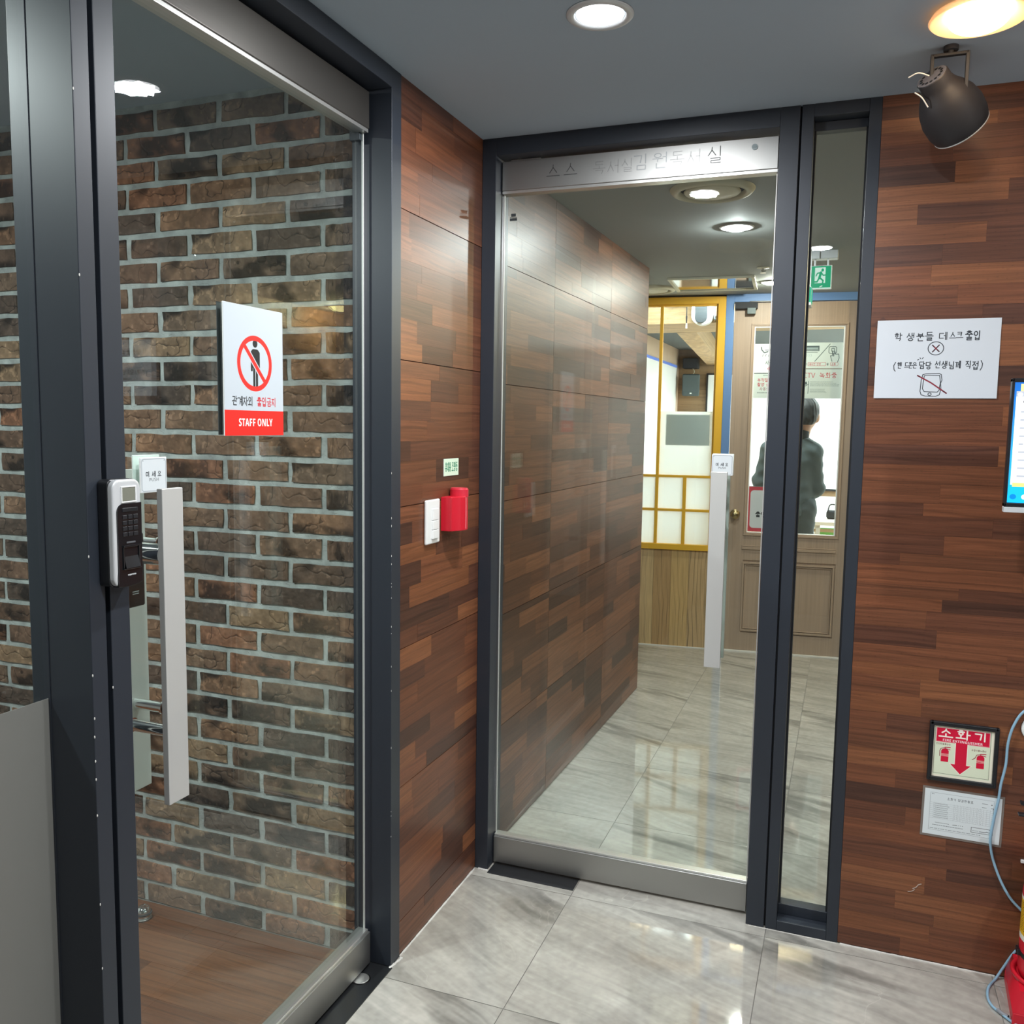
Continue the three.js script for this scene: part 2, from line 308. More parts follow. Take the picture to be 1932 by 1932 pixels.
// ---- corridor: dark wood wall, slightly askew
const corr = structGroup('wall_corridor', [.006, 0, -.112], QX);
corr.rotation.y = QX - Math.atan2(.044, 2.123);
obj('core', span(0, 2.123, 0, H2, -.12, -.0062), woodBack, corr);
plankWall(corr, 2.123, H2, DARKWOODS, { seams: [.43, .83, 1.23, 1.63, 2.026], rowH: [.055, .06, .066, .05], lens: [.18, .7], seamX: [.58, 1.38] });
struct('wall_corridor_return', [span(-1.7, -.06, 0, H2, -2.25, -2.12)], DARKWOODS[1]);
struct('wall_corridor_left_end', [span(-1.7, -1.58, 0, H2, -3.8, -2.25)], M.plaster);
// right side of the corridor: warm boards, horizontal
const cr = structGroup('wall_corridor_right', [2.6, 0, -3.7], -QX);
obj('core', span(0, 3.6, 0, H2, -.1, -.013), woodBack, cr);
{ let y = .004; while (y < H2 - .02) { const h = Math.min(.112, H2 - y); const m = obj('plank', plankGeo(3.6, h - .005, .012 + rr(0, .002), 1, .25), pick(PANELS), cr); m.position.set(1.8, y + h / 2, -.006); y += h; } }
// ---- rear and right walls of the front room (behind the camera; seen in the glass)
const rear = structGroup('wall_rear', [3.3, 0, 4.62], Math.PI);
obj('core', span(0, 3.4, 0, H, -.1, -.016), woodBack, rear);
for (let k = 0; k < 8; k++) for (let i = 0; i < 3; i++) { const m = obj('panel', plankGeo(1.128, .294, .014, 1.4, .9), M.brownWall, rear); m.position.set(.566 + i * 1.133, .151 + k * .297, -.008); }
const wallR = struct('wall_right', [span(3.2, 3.3, 0, H, 0, 4.7)], M.plaster);
// ---- staff room shell
struct('wall_staff_left', [span(-2.4, -2.3, 0, H, .45, 4.7)], M.plaster);
struct('wall_staff_rear', [span(-2.3, -.1, 0, H, 4.6, 4.7)], M.plaster);
struct('wall_left_rear', [span(-.1, 0, 0, H, 3.15, 4.62)], WOODS[2]);
// ---- brick wall of the staff room
const brickW = structGroup('wall_brick', [0, 0, .579]);
obj('mortar', (() => { const g = span(-2.3, -.112, 0, H, -.13, -.0045), p = g.attributes.position, uv = g.attributes.uv; for (let i = 0; i < uv.count; i++) uv.setXY(i, p.getX(i) * 2, p.getY(i) * 2); return g; })(), M.mortar, brickW);
{
  const makeBrick = (w) => {                       // rough face, uneven rim: 16 + 24 triangles
    const nx = 4, ny = 2, h = .0530, P = [], U = [], I = [], ou = rnd(), ov = rnd();
    for (let j = 0; j <= ny; j++) for (let i = 0; i <= nx; i++) {
      const rim = i === 0 || j === 0 || i === nx || j === ny;
      P.push((i / nx - .5) * w + rr(-.0022, .0022), (j / ny - .5) * h + rr(-.0018, .0018), rim ? rr(-.0005, .0015) : rr(.0015, .005)); U.push(ou + i / nx * w, ov + j / ny * h);
    }
    for (let j = 0; j < ny; j++) for (let i = 0; i < nx; i++) { const a = j * 5 + i; I.push(a, a + 1, a + 6, a, a + 6, a + 5); }
    const ring = [0, 1, 2, 3, 4, 9, 14, 13, 12, 11, 10, 5], n0 = P.length / 3;
    for (const k of ring) { P.push(P[k * 3], P[k * 3 + 1], -.011); U.push(U[k * 2], U[k * 2 + 1] + .008); }
    ring.forEach((k, q) => { const q2 = (q + 1) % 12; I.push(ring[q], n0 + q, ring[q2], ring[q2], n0 + q, n0 + q2); });
    let g = new THREE.BufferGeometry(); g.setAttribute('position', new THREE.Float32BufferAttribute(P, 3)); g.setAttribute('uv', new THREE.Float32BufferAttribute(U, 2)); g.setIndex(I); g.computeVertexNormals();
    return toCreasedNormals(g, .7);
  };
  const full = Array.from({ length: 14 }, () => makeBrick(.199));
  for (let r = 0; r < 34; r++) {
    const yc = 2.331 - r * .0697; if (yc < .02) continue;
    const off = r % 2 ? -.866 : -.757;
    for (let k = -8; k < 6; k++) {
      let x0 = off + k * .2185 + .0095 + rr(-.002, .002), x1 = off + (k + 1) * .2185 - .0095 + rr(-.002, .002); x0 = Math.max(x0, -2.296); x1 = Math.min(x1, -.114);
      if (x1 - x0 < .02 || x1 < -1.75) continue;
      const m = obj('brick', pick(full), pick(BRICKS), brickW); m.position.set((x0 + x1) / 2, yc + rr(-.0015, .0015), 0); m.scale.x = (x1 - x0) / .199; m.rotation.z = rr(-.006, .006);
    }
  }
}
// ---- staff door frame (trim_1) and its posts
const t1 = structGroup('trim_1');
obj('post', [rspan(-.112, .003, 0, H, .5415, .5925)], M.frame, t1);
obj('post', [rspan(-.115, .014, 0, H, 1.507, 1.5475)], M.frame, t1);
obj('post', [rspan(-.115, .014, 0, H, 1.557, 1.5885)], M.frame, t1);
obj('gap_filler', span(-.1, -.006, 0, H, 1.5475, 1.557), M.frameGap, t1);
obj('header', [rspan(-.112, .004, 2.328, H, .5925, 1.507)], M.frame, t1);
obj('header', [rspan(-.112, .012, 2.335, H, 1.5885, 3.15)], M.frame, t1);
obj('post', [rspan(-.112, .012, 0, 2.335, 3.1, 3.15)], M.frame, t1);
obj('bottom_rail', [rspan(-.112, .012, 0, .05, 1.5885, 3.1)], M.frame, t1);
{ const chips = []; for (const [y, z] of [[1.98, 1.588], [1.71, 1.588], [1.28, 1.588], [1.09, 1.588], [1.02, 1.587], [.99, 1.588], [.86, 1.588], [.71, 1.588], [.6, 1.588], [1.06, 1.548], [.92, 1.588], [.95, 1.588]]) { const g = new THREE.IcosahedronGeometry(.0016, 1); g.scale(.5, 1.5, .7); g.translate(.0142, y, z); chips.push(g); }
  for (let k = 0; k < 16; k++) { const g = new THREE.IcosahedronGeometry(.0011, 1); g.scale(.5, rr(1, 3), .7); g.translate(.0032, rr(.3, 1.4), .592); chips.push(g); }
  obj('paint_chips', chips, M.caulk, t1); }
// fixed pane left of the staff door
const w1 = structGroup('window_1');
obj('pane', span(-.089, -.081, .05, 2.335, 1.5885, 3.1), M.glass, w1);
obj('gasket', [span(-.094, -.076, .05, 2.335, 1.583, 1.5895)], M.frame, w1);
obj('frosted_film', span(-.0808, -.0800, .05, 1.042, 1.5895, 3.1), M.film, w1);
// ---- staff door (glass door with steel rails)
function glassDoor(group, x0, x1, topMat = M.steel) {                // local: width along x, the room side is +z, rail face at z = 0
  obj('bottom_rail', [rspan(x0, x1, .010, .100, -.045, 0, .002)], M.steel, group);
  obj('rail_lip', [rspan(x0, x1, .1, .106, -.038, -.007, .001)], M.steelLip, group);
  obj('top_rail', [rspan(x0, x1, 2.228, 2.318, -.045, 0, .002)], topMat, group);
  obj('rail_lip', [rspan(x0, x1, 2.219, 2.228, -.040, -.003, .001)], M.steelLip, group);
  obj('glass_pane', span(x0 + .003, x1 - .003, .1, 2.222, -.028, -.016), M.glass, group);
  for (const x of [x0 + .0012, x1 - .0042]) obj('edge_profile', [rspan(x, x + .003, .106, 2.219, -.021, -.0155, .0006)], M.alu, group);
}
function pullBar(group, x, y0, y1, z0, z1, w, posts, r, glassZ) {
  const b = obj('handle', [rspan(x - w / 2, x + w / 2, y0, y1, z0, z1, .0012)], M.alu, group); b.userData.label = 'flat aluminium pull bar';
  for (const [y, q] of posts) { const d = Math.abs(glassZ - (z0 > glassZ ? z0 : z1)), zc = (glassZ + (z0 > glassZ ? z0 : z1)) / 2; obj('standoff', [cyl(q, q, d, 20, x - .008, y, zc, 'z'), cyl(q * 1.25, q * 1.25, .004, 20, x - .008, y, glassZ + (z0 > glassZ ? .002 : -.002), 'z')], M.chrome, b); }
}
const d1 = structGroup('door_1', [-.052, 0, .610], QX);      // local x runs towards -z
glassDoor(d1, -.893, .002, S({ color: lin(.115, .108, .10), roughness: .36, metalness: .75, bumpMap: steelBrush, bumpScale: .00006 }));
pullBar(d1, -.810, .820, 1.377, .070, .082, .05, [[1.262, .019], [.948, .0105]], 0, -.016);
pullBar(d1, -.713, .775, 1.40, -.108, -.096, .05, [[1.262, .012], [.948, .0105]], 0, -.028);
obj('hinge_box', [rspan(-.012, .004, 2.20, 2.32, -.05, -.02)], M.frame, d1);
// ---- far door frame (trim_2), its side light and door
const t2 = structGroup('trim_2');
obj('post', [rspan(0, .046, 0, H, -.11, 0)], M.frame, t2);
obj('post', [rspan(.892, .9445, 0, H, -.11, 0)], M.frame, t2);
obj('post', [rspan(.9495, .981, 0, H, -.11, 0)], M.frame, t2);
obj('gap_filler', span(.9445, .9495, 0, H, -.1, -.014), M.frameGap, t2);
obj('post', [rspan(1.121, 1.153, 0, H, -.11, 0)], M.frame, t2);
obj('header', [rspan(.046, .892, 2.325, H, -.11, 0)], M.frame, t2);
obj('header', [rspan(.981, 1.121, 2.343, H, -.11, 0)], M.frame, t2);
obj('bottom_rail', [rspan(.981, 1.121, 0, .030, -.11, 0)], M.frame, t2);
obj('glazing_bead', [rspan(.981, 1.121, 2.318, 2.343, -.085, -.05)], M.frame, t2);
obj('glazing_bead', [rspan(.981, 1.121, .03, .062, -.085, -.045)], M.frame, t2);
obj('glazing_bead', [span(.981, .986, .06, 2.32, -.085, -.05), span(1.116, 1.121, .06, 2.32, -.085, -.05)], M.frameGap, t2);
const w2 = structGroup('window_2');
obj('pane', span(.9855, 1.1165, .055, 2.325, -.072, -.064), M.glass, w2);
const d2 = structGroup('door_2', [.0, 0, -.045]);
d2.position.set(.049, 0, -.045); d2.rotation.y = .006;
glassDoor(d2, 0, .838);
pullBar(d2, .716, .786, 1.366, .062, .074, .047, [[1.262, .012], [.90, .011]], 0, -.016);
pullBar(d2, .706, .775, 1.40, -.104, -.092, .047, [[1.262, .012], [.90, .011]], 0, -.028);
obj('pivot_plate', [rspan(.026, .125, 2.318, 2.322, -.035, -.006, .001), rspan(.03, .05, 2.318, 2.332, -.03, -.012, .001)], M.steelLip, d2);
{ const k = obj('lock_cylinder', [cyl(.0085, .0085, .003, 24, .772, 2.292, .001, 'z'), rspan(.7665, .7775, 2.2905, 2.2935, .002, .0032, .0004)], M.aluEdge, d2); k.userData.label = 'small round lock in the top rail'; }
// traces of old lettering on the top rail
{
  const etch = canvasTex(1024, 128, (c, w, h) => { c.clearRect(0, 0, w, h); hangul(c, '스스', 150, 30, 62, { color: 'rgba(40,46,52,.55)', weight: .05, gap: .25 }); hangul(c, '독서실', 340, 34, 56, { color: 'rgba(60,66,70,.22)', weight: .05 }); hangul(c, '김원', 500, 22, 66, { color: 'rgba(205,212,215,.6)', weight: .05, gap: .22 }); hangul(c, '독서', 640, 22, 62, { color: 'rgba(70,76,80,.28)', weight: .05 }); hangul(c, '실', 778, 18, 68, { color: 'rgba(40,45,48,.7)', weight: .05 }); });
  const m = S({ map: etch, transparent: true, roughness: .4, metalness: .4, color: lin(.8, .8, .8) });
  const g = new THREE.PlaneGeometry(.80, .088); const o = obj('lettering_traces', g, m, d2); o.position.set(.43, 2.272, .0006);
}
{ const m = S({ color: lin(.04, .045, .05), roughness: .6 }); const parts = [span(.022, .046, 2.138, 2.146, -.0158, -.0154), span(.026, .042, 2.151, 2.160, -.0158, -.0154), span(.022, .046, 2.148, 2.1495, -.0158, -.0154)]; obj('glass_mark', parts, m, d2); }
// caulk lines where walls meet the floor
{
  const line3 = (x0, z0, x1, z1, t = .004, h = .004) => { const out = [], n = 26; for (let i = 0; i < n; i++) { const a = i / n, b = (i + 1) / n, g = rbox(Math.hypot(x1 - x0, z1 - z0) / n + .001, h * rr(.7, 1.3), t * rr(.7, 1.5), .0009, 0, 0, 0, 1); g.rotateY(-Math.atan2(z1 - z0, x1 - x0)); g.translate(x0 + (x1 - x0) * (a + b) / 2, h / 2 - .001, z0 + (z1 - z0) * (a + b) / 2); out.push(g); } return out; };
  struct('trim_3', [...line3(.003, .54, .003, .01), ...line3(1.16, .003, 1.56, .003), ...line3(.014, .003, .05, .005, .007), ...line3(.9, .003, 1.15, .003, .002, .002), ...line3(.003, .60, .012, .545, .006)], M.caulk);
}
// floor plates: closer cover by the far door, sill of the staff door
struct('trim_4', [rspan(.052, .352, -.004, .0018, -.062, .018, .0008)], S({ color: lin(.045, .047, .052), roughness: .4, metalness: .5 }));
struct('trim_5', [rspan(-.112, .010, -.004, .0022, .596, 1.507, .0008)], S({ color: lin(.05, .053, .058), roughness: .32, metalness: .7 }));

// ---- far wall of the corridor: window, door, wainscot (slightly askew)
const FA = .11544, FZ = -3.2822;                   // its turn and where it crosses x = 0
const FC = Math.cos(FA), FS = Math.sin(FA);
const fw = (x, y, z) => [x * FC + z * FS, y, FZ - x * FS + z * FC];
const farW = structGroup('wall_corridor_far', [0, 0, FZ], FA);
obj('core', [span(-1.7, -.60, 0, H2, -.12, -.02), span(-.60, .33, 0, .668, -.12, -.012), span(1.20, 2.75, 0, H2, -.12, -.004), span(-.6, 1.2, 2.343, H2 + .05, -.12, -.004)], M.brownWall, farW);
{ let x = .147, k = 0; while (x > -.65) { const m = obj('wainscot_plank', (() => { const g = box(.1165, .664, .012), uv = g.attributes.uv, o = rnd(), q = rnd(); for (let i = 0; i < uv.count; i++) uv.setXY(i, o + uv.getX(i) * .29, q + uv.getY(i) * .66); return g; })(), OAKS[k++ % 4], farW); m.position.set(x - .0585, .333, -.006); x -= .118; }
  for (const [xx, k2] of [[.206, 3], [.2965, 2]]) { const wv = xx < .25 ? .1165 : .062; const m = obj('wainscot_plank', (() => { const g = box(wv, .664, .012), uv = g.attributes.uv, o = rnd(); for (let i = 0; i < uv.count; i++) uv.setXY(i, o + uv.getX(i) * .29, uv.getY(i) * .66); return g; })(), OAKS[k2], farW); m.position.set(xx, .333, -.006); } }
obj('base_strip', span(-1.6, .33, 0, .006, -.004, .006), M.caulk, farW);
const w3 = structGroup('window_3', [0, 0, FZ], FA);
obj('frame', [rspan(.279, .329, .668, 2.342, -.07, .012), rspan(-.60, .279, 2.296, 2.342, -.07, .012), rspan(-.60, .279, .668, .706, -.07, .016), rspan(-.62, -.58, .668, 2.342, -.07, .012), rspan(.268, .279, .706, 2.296, -.04, -.004), rspan(-.58, .279, 2.285, 2.296, -.04, -.004)], M.yellow, w3);
obj('mullion', [rspan(-.093, -.073, .706, 2.29, -.035, .004)], M.yellow, w3);
obj('mullion', [rspan(-.36, -.34, .706, 2.29, -.035, .004)], M.yellow, w3);
obj('transom', [rspan(-.58, .279, 1.156, 1.172, -.035, .003)], M.yellow, w3);
obj('transom', [rspan(-.58, .279, .928, .944, -.035, .003)], M.yellow, w3);
obj('mullion', [rspan(.090, .112, .706, 1.16, -.035, .004)], M.yellow, w3);
for (const [a, b, c, d] of [[-.073, .279, 1.172, 2.296], [-.34, -.093, 1.172, 2.296], [-.073, .09, .944, 1.156], [.112, .279, .944, 1.156], [-.34, -.093, .944, 1.156], [-.073, .09, .706, .928], [.112, .279, .706, .928], [-.34, -.093, .706, .928]]) { const g = new THREE.PlaneGeometry(b - a + .008, d - c + .008); g.translate((a + b) / 2, (c + d) / 2, -.018); obj('pane', g, M.glass, w3); }
for (const [a, b, c, d] of [[-.073, .279, 1.172, 1.596], [-.58, .279, .706, 1.16]]) { const g = new THREE.PlaneGeometry(b - a, d - c); g.translate((a + b) / 2, (c + d) / 2, -.0222); obj('white_film', g, M.whiteFilm, w3); }
// brown door with its blue frame
const t6 = structGroup('trim_6', [0, 0, FZ], FA);
obj('jamb', [rspan(.329, .381, 0, 2.355, -.08, .014)], M.blue, t6);
obj('jamb', [rspan(1.150, 1.202, 0, 2.355, -.08, .014)], M.blue, t6);
obj('head', [rspan(.381, 1.150, 2.304, 2.355, -.08, .014)], M.blue, t6);
obj('threshold', [span(.381, 1.15, 0, .008, -.06, .012)], M.caulk, t6);
const d3 = structGroup('door_3', [0, 0, FZ], FA);
{
  const zf = -.006, zb = -.046, uvs = (g) => { const p = g.attributes.position, uv = g.attributes.uv; for (let i = 0; i < uv.count; i++) uv.setXY(i, p.getX(i) * 2.2, p.getY(i) * .9); return g; };
  obj('stile', uvs(span(.383, .500, .010, 2.300, zb, zf)), M.brownDoor, d3);
  obj('stile', uvs(span(1.082, 1.148, .010, 2.300, zb, zf)), M.brownDoor, d3);
  obj('rail', uvs(span(.5, 1.082, 2.160, 2.300, zb, zf)), M.brownDoor, d3);
  obj('rail', uvs(span(.5, 1.082, .620, .795, zb, zf)), M.brownDoor, d3);
  obj('rail', uvs(span(.5, 1.082, .010, .130, zb, zf)), M.brownDoor, d3);
  obj('panel', uvs(span(.5, 1.082, .13, .62, zb + .01, zf - .008)), M.brownDoor, d3);
  const frameRing = (x0, x1, y0, y1, t, z0, z1) => [rspan(x0, x1, y1 - t, y1, z0, z1), rspan(x0, x1, y0, y0 + t, z0, z1), rspan(x0, x0 + t, y0 + t, y1 - t, z0, z1), rspan(x1 - t, x1, y0 + t, y1 - t, z0, z1)];
  obj('moulding', [...frameRing(.494, 1.088, .785, 2.168, .012, zf - .004, zf + .008), ...frameRing(.506, 1.076, .797, 2.156, .008, zf - .006, zf + .003)], M.brownDoor, d3);
  obj('moulding', [...frameRing(.496, 1.076, .140, .606, .012, zf - .008, zf + .006), ...frameRing(.512, 1.06, .156, .59, .006, zf - .01, zf + .001)], M.brownDoor, d3);
  obj('moulding', [rspan(.488, 1.078, .692, .710, zf - .002, zf + .008), rspan(.488, 1.078, .712, .718, zf - .002, zf + .004)], M.brownDoor, d3);
  obj('glazing_bead', frameRing(.513, 1.069, .802, 2.148, .007, zf - .02, zf - .003), M.paper, d3);
  { const g = new THREE.PlaneGeometry(.556, 1.346); g.translate(.791, 1.475, -.0245); obj('glass_pane', g, M.glass, d3); }
  const k = obj('door_knob', (() => { const g = lathe([[.0, 0], [.032, 0], [.032, .006], [.014, .010], [.013, .03], [.022, .036], [.029, .05], [.028, .062], [.018, .07], [0, .072]], 28); g.rotateX(QX); g.translate(.436, .924, zf); return g; })(), M.brass, d3); k.userData.label = 'round brass knob';
}
// ---- classroom beyond the window and the door
struct('floor_classroom', [span(-2.0, 3.0, -.12, -.001, -8.5, -3.40)], S({ color: lin(.66, .58, .46), roughness: .4 }));
struct('ceiling_classroom', [span(-2.0, 3.0, 2.66, 2.78, -4.63, -3.30), span(-2.0, 3.0, 2.44, 2.56, -8.6, -4.63)], M.darkCeil);
struct('wall_classroom_left', [span(-1.0, -.893, 0, 2.66, -8.5, -3.28)], S({ color: lin(.66, .50, .38), roughness: .7 }));
struct('wall_classroom_right', [span(2.6, 2.7, 0, 2.66, -8.5, -3.7)], M.white);
struct('wall_classroom_back', [span(-1.0, 2.7, 0, 2.66, -8.52, -8.4)], S({ color: lin(.50, .34, .20), roughness: .6, map: grain }));
{ const g = span(-.893, 2.6, 2.254, 2.66, -4.63, -4.0), p = g.attributes.position, uv = g.attributes.uv; for (let i = 0; i < uv.count; i++) uv.setXY(i, p.getX(i), p.getY(i) + p.getZ(i)); struct('trim_7', g, M.beam); }
{ const g = box(.16, .186, 3.8); g.rotateY(.083); g.translate(-.31, 2.347, -6.5); struct('trim_8', g, M.beam); }
struct('wall_classroom_front', [span(-1.0, -.62, 0, 2.66, -3.30, -3.24)], M.plaster);

// ================================================================ LAMPS
function downlight(x, y, z, label, { r = .073, ring = .055, color = WHITE, k = 7, cd = 0, bulb = false, round = false, group } = {}) {
  const t = thing('ceiling_light', label, 'ceiling light', [x, y, z], 0, group);
  obj('trim_ring', lathe([[ring, -.001], [ring + .003, -.006], [r - .004, -.0055], [r, -.002], [r, 0], [ring, 0], [ring, -.001]], 48), M.silver, t);
  obj('diffuser', bulb ? lathe([[0, -.020], [ring * .5, -.017], [ring * .85, -.009], [ring - .001, -.001], [ring - .001, 0]], 40) : lathe([[0, -.0042], [ring * .6, -.0038], [ring - .003, -.0015], [ring - .003, 0]], 40), glow(color, k), t);
  if (cd && bulb) bulbLamp(x, y - .010, z, cd * .38, color, .45);
  const n = round ? 2 : 1;                             // two crossed squares make a nearly round lamp
  if (cd) for (let k = 0; k < n; k++) flatLamp(x, y - (bulb ? .022 : .0065) - k * .0004, z, ring * 1.42, ring * 1.42, cd / n, color).rotateZ(k * Math.PI / 4);
  return t;
}
downlight(.566, H, .697, 'round white downlight with grey ring in the ceiling before the far glass door', { k: 9, cd: LAMP_FRONT, round: true });
downlight(.94, H, 1.88, 'round white downlight in the ceiling over the photographer, reflected in the side light', { cd: LAMP_FRONT, round: true });
downlight(2.35, H, 1.30, 'round white downlight in the ceiling over the desk by the right wall', { cd: LAMP_FRONT });
downlight(.618, H2, -1.345, 'white downlight with thin ring in the corridor ceiling past the round air outlet', { r: .074, ring: .057, k: 8, cd: LAMP_CORR, bulb: true });
downlight(.640, H2, -2.87, 'warm white downlight in the corridor ceiling beside the glossy access panel', { r: .060, ring: .050, color: new THREE.Color(1, .96, .87), k: 9, cd: LAMP_CORR * .85, bulb: true });
downlight(1.95, H2, -1.2, 'white downlight in the corridor ceiling hidden behind the wood wall', { r: .06, ring: .045, cd: LAMP_CORR * 3 });
downlight(-.95, H, 1.95, 'round white downlight in the staff room ceiling behind the door post', { cd: LAMP_STAFF, color: new THREE.Color(.97, .99, 1) });
{
  const t = thing('ceiling_light', 'warm glowing lamp with shallow amber reflector in the ceiling above the black spotlight', 'ceiling light', [1.325, H, .455]);
  obj('reflector', lathe([[.040, .0], [.072, -.010], [.094, -.018], [.098, -.014], [.092, -.004], [.060, 0]], 48), P({ color: lin(.9, .66, .42), roughness: .4, transmission: .3, thickness: 0, emissive: new THREE.Color(1, .56, .26), emissiveIntensity: .5 }), t);
  obj('bulb', (() => { const g = new THREE.SphereGeometry(.062, 36, 20); g.scale(1, .55, 1); g.translate(0, -.010, 0); return g; })(), glow(new THREE.Color(1, .93, .82), 9), t);
  bulbLamp(1.325, H - .022, .455, LAMP_WARM, WARM, 1);
}
{
  const t = thing('ceiling_light', 'warm ceiling lamp in the corridor corner by the boarded right wall', 'ceiling light', [2.35, H2, -3.2]);
  obj('trim_ring', lathe([[.085, -.001], [.088, -.006], [.105, -.004], [.107, 0]], 36), M.brass, t);
  obj('diffuser', lathe([[0, -.040], [.04, -.034], [.07, -.018], [.085, -.001]], 36), glow(new THREE.Color(1, .8, .35), 8), t);
  bulbLamp(2.35, H2 - .018, -3.2, 4.5, new THREE.Color(1, .78, .42), .5);
}
// classroom panels
for (const [x, z, k] of [[1.9, -5.5, 0], [1.9, -7.4, 1]]) {
  const t = thing('ceiling_panel_light', ['wide flat white light panel on the classroom ceiling nearer the door', 'wide flat white light panel on the classroom ceiling nearer the back wall'][k], 'ceiling light', [x, 2.44, z]);
  obj('frame', [rspan(-.62, .62, -.03, 0, -.42, .42)], M.white, t);
  obj('diffuser', box(1.2, .004, .8, 0, -.031, 0), glow(WHITE, 3), t);
  flatLamp(x, 2.402, z, 1.2, .8, PANEL, WHITE);
}
{ const t = thing('ceiling_panel_light', 'slim white light strip on the classroom ceiling right behind the yellow window', 'ceiling light', [.35, 2.66, -3.72]); obj('frame', [rspan(-.57, .57, -.045, 0, -.13, .13)], M.white, t); obj('diffuser', box(1.1, .004, .22, 0, -.047, 0), glow(WHITE, 3), t); flatLamp(.35, 2.608, -3.72, 1.1, .22, PANEL * .6, WHITE); }

// ---- things on the ceilings
function diffuserDisc(name, label, x, y, z, group) {
  const t = thing(name, label, 'air outlet', [x, y, z], 0, group);
  obj('outer_ring', lathe([[.115, 0], [.118, -.012], [.128, -.020], [.142, -.015], [.152, -.003], [.152, 0]], 56), M.cream, t);
  obj('throat', lathe([[.115, 0], [.115, -.0002], [.0, -.0004]], 40), M.blackMatt, t);
  obj('centre_plate', lathe([[0, -.022], [.06, -.021], [.096, -.016], [.102, -.010], [.098, -.006], [0, -.006]], 48), M.cream, t);
  return t;
}
diffuserDisc('air_outlet', 'round cream air outlet in the corridor ceiling just behind the far glass door', .606, H2, -.705);
diffuserDisc('air_outlet', 'round cream air outlet in the corridor ceiling half hidden behind the dark wood wall', -.085, H2, -2.945);
diffuserDisc('air_outlet', 'round cream air outlet in the front room ceiling, only reflected in the far door', .60, H, 1.70);
{
  const t = thing('access_panel', 'square mirror-bright access panel with pale frame in the corridor ceiling', 'access panel', [.313, H2, -2.83], .06);
  obj('frame', [rspan(-.245, .245, -.012, 0, -.242, -.222), rspan(-.245, .245, -.012, 0, .222, .242), rspan(-.245, -.225, -.012, 0, -.222, .222), rspan(.225, .245, -.012, 0, -.222, .222)], M.cream, t);
  obj('glossy_plate', box(.45, .003, .444, 0, -.004, 0), S({ color: lin(.72, .74, .72), roughness: .06, metalness: .9 }), t);
}
{
  const t = thing('sprinkler_head', 'small pale sprinkler head hanging from the corridor ceiling', 'sprinkler', [.64, H2, -2.36]);
  obj('cover_plate', lathe([[0, 0], [.032, -.001], [.034, -.005], [.012, -.008], [0, -.008]], 28), M.cream, t);
  obj('deflector', [cyl(.005, .005, .022, 12, 0, -.018, 0), cyl(.016, .016, .0016, 20, 0, -.030, 0), ...[0, 1, 2].map((k) => { const g = tube([[.009, -.008, 0], [.014, -.018, 0], [.005, -.029, 0]], .0014, 10, 6); g.rotateY(k * 2.094); return g; })], M.chrome, t);
}
// exit signs
const exitTex = canvasTex(512, 480, (c, w, h) => {
  c.fillStyle = '#0fb07c'; c.fillRect(0, 0, w, h); c.fillStyle = '#eafff4'; c.fillRect(120, 30, 250, 330); c.fillRect(0, h - 22, w, 22); c.fillRect(w - 14, 0, 14, h);
  c.fillStyle = '#0fb07c'; c.beginPath(); c.arc(300, 86, 32, 0, 7); c.fill();
  line(c, [[262, 140], [230, 250]], 58, '#0fb07c'); line(c, [[250, 140], [180, 150], [150, 205]], 26, '#0fb07c'); line(c, [[275, 145], [320, 200], [380, 190]], 26, '#0fb07c');
  line(c, [[225, 250], [180, 330], [60, 330]], 34, '#0fb07c'); line(c, [[245, 250], [320, 310], [300, 420]], 34, '#0fb07c'); line(c, [[300, 420], [250, 440]], 22, '#eafff4');
});
{
  const t = thing('exit_sign', 'green exit sign with a white running figure hanging in the corridor', 'exit sign', [.948, 2.228, -2.0]);
  obj('housing', [rspan(-.054, .05, -.058, .056, -.012, .011, .003)], M.white, t);
  obj('lit_face', (() => { const g = new THREE.PlaneGeometry(.100, .108); g.translate(-.002, -.001, .0114); return g; })(), S({ color: 0x111111, emissive: 0xffffff, emissiveMap: exitTex, emissiveIntensity: .85, roughness: .3 }), t);
  obj('ceiling_mount', [rspan(-.055, .075, .085, .125, -.03, .03, .004), cyl(.005, .005, .04, 10, -.03, .07, 0), cyl(.005, .005, .04, 10, .03, .07, 0)], M.silver, t);
  const u = thing('exit_sign', 'narrow green exit sign seen edge-on below the running figure sign', 'exit sign', [.905, 2.12, -1.9]);
  obj('housing', [rspan(-.008, .009, -.043, .043, -.06, .06, .002)], M.white, u);
  obj('lit_face', [box(.0125, .070, .0008, .001, .006, .0604), box(.0008, .07, .11, .0094, .006, 0)], S({ color: 0x111111, emissive: new THREE.Color(.02, .75, .45), emissiveIntensity: .8 }), u);
  obj('hanger_rod', [cyl(.0025, .0025, .19, 8, 0, .138, 0)], M.silver, u);
}

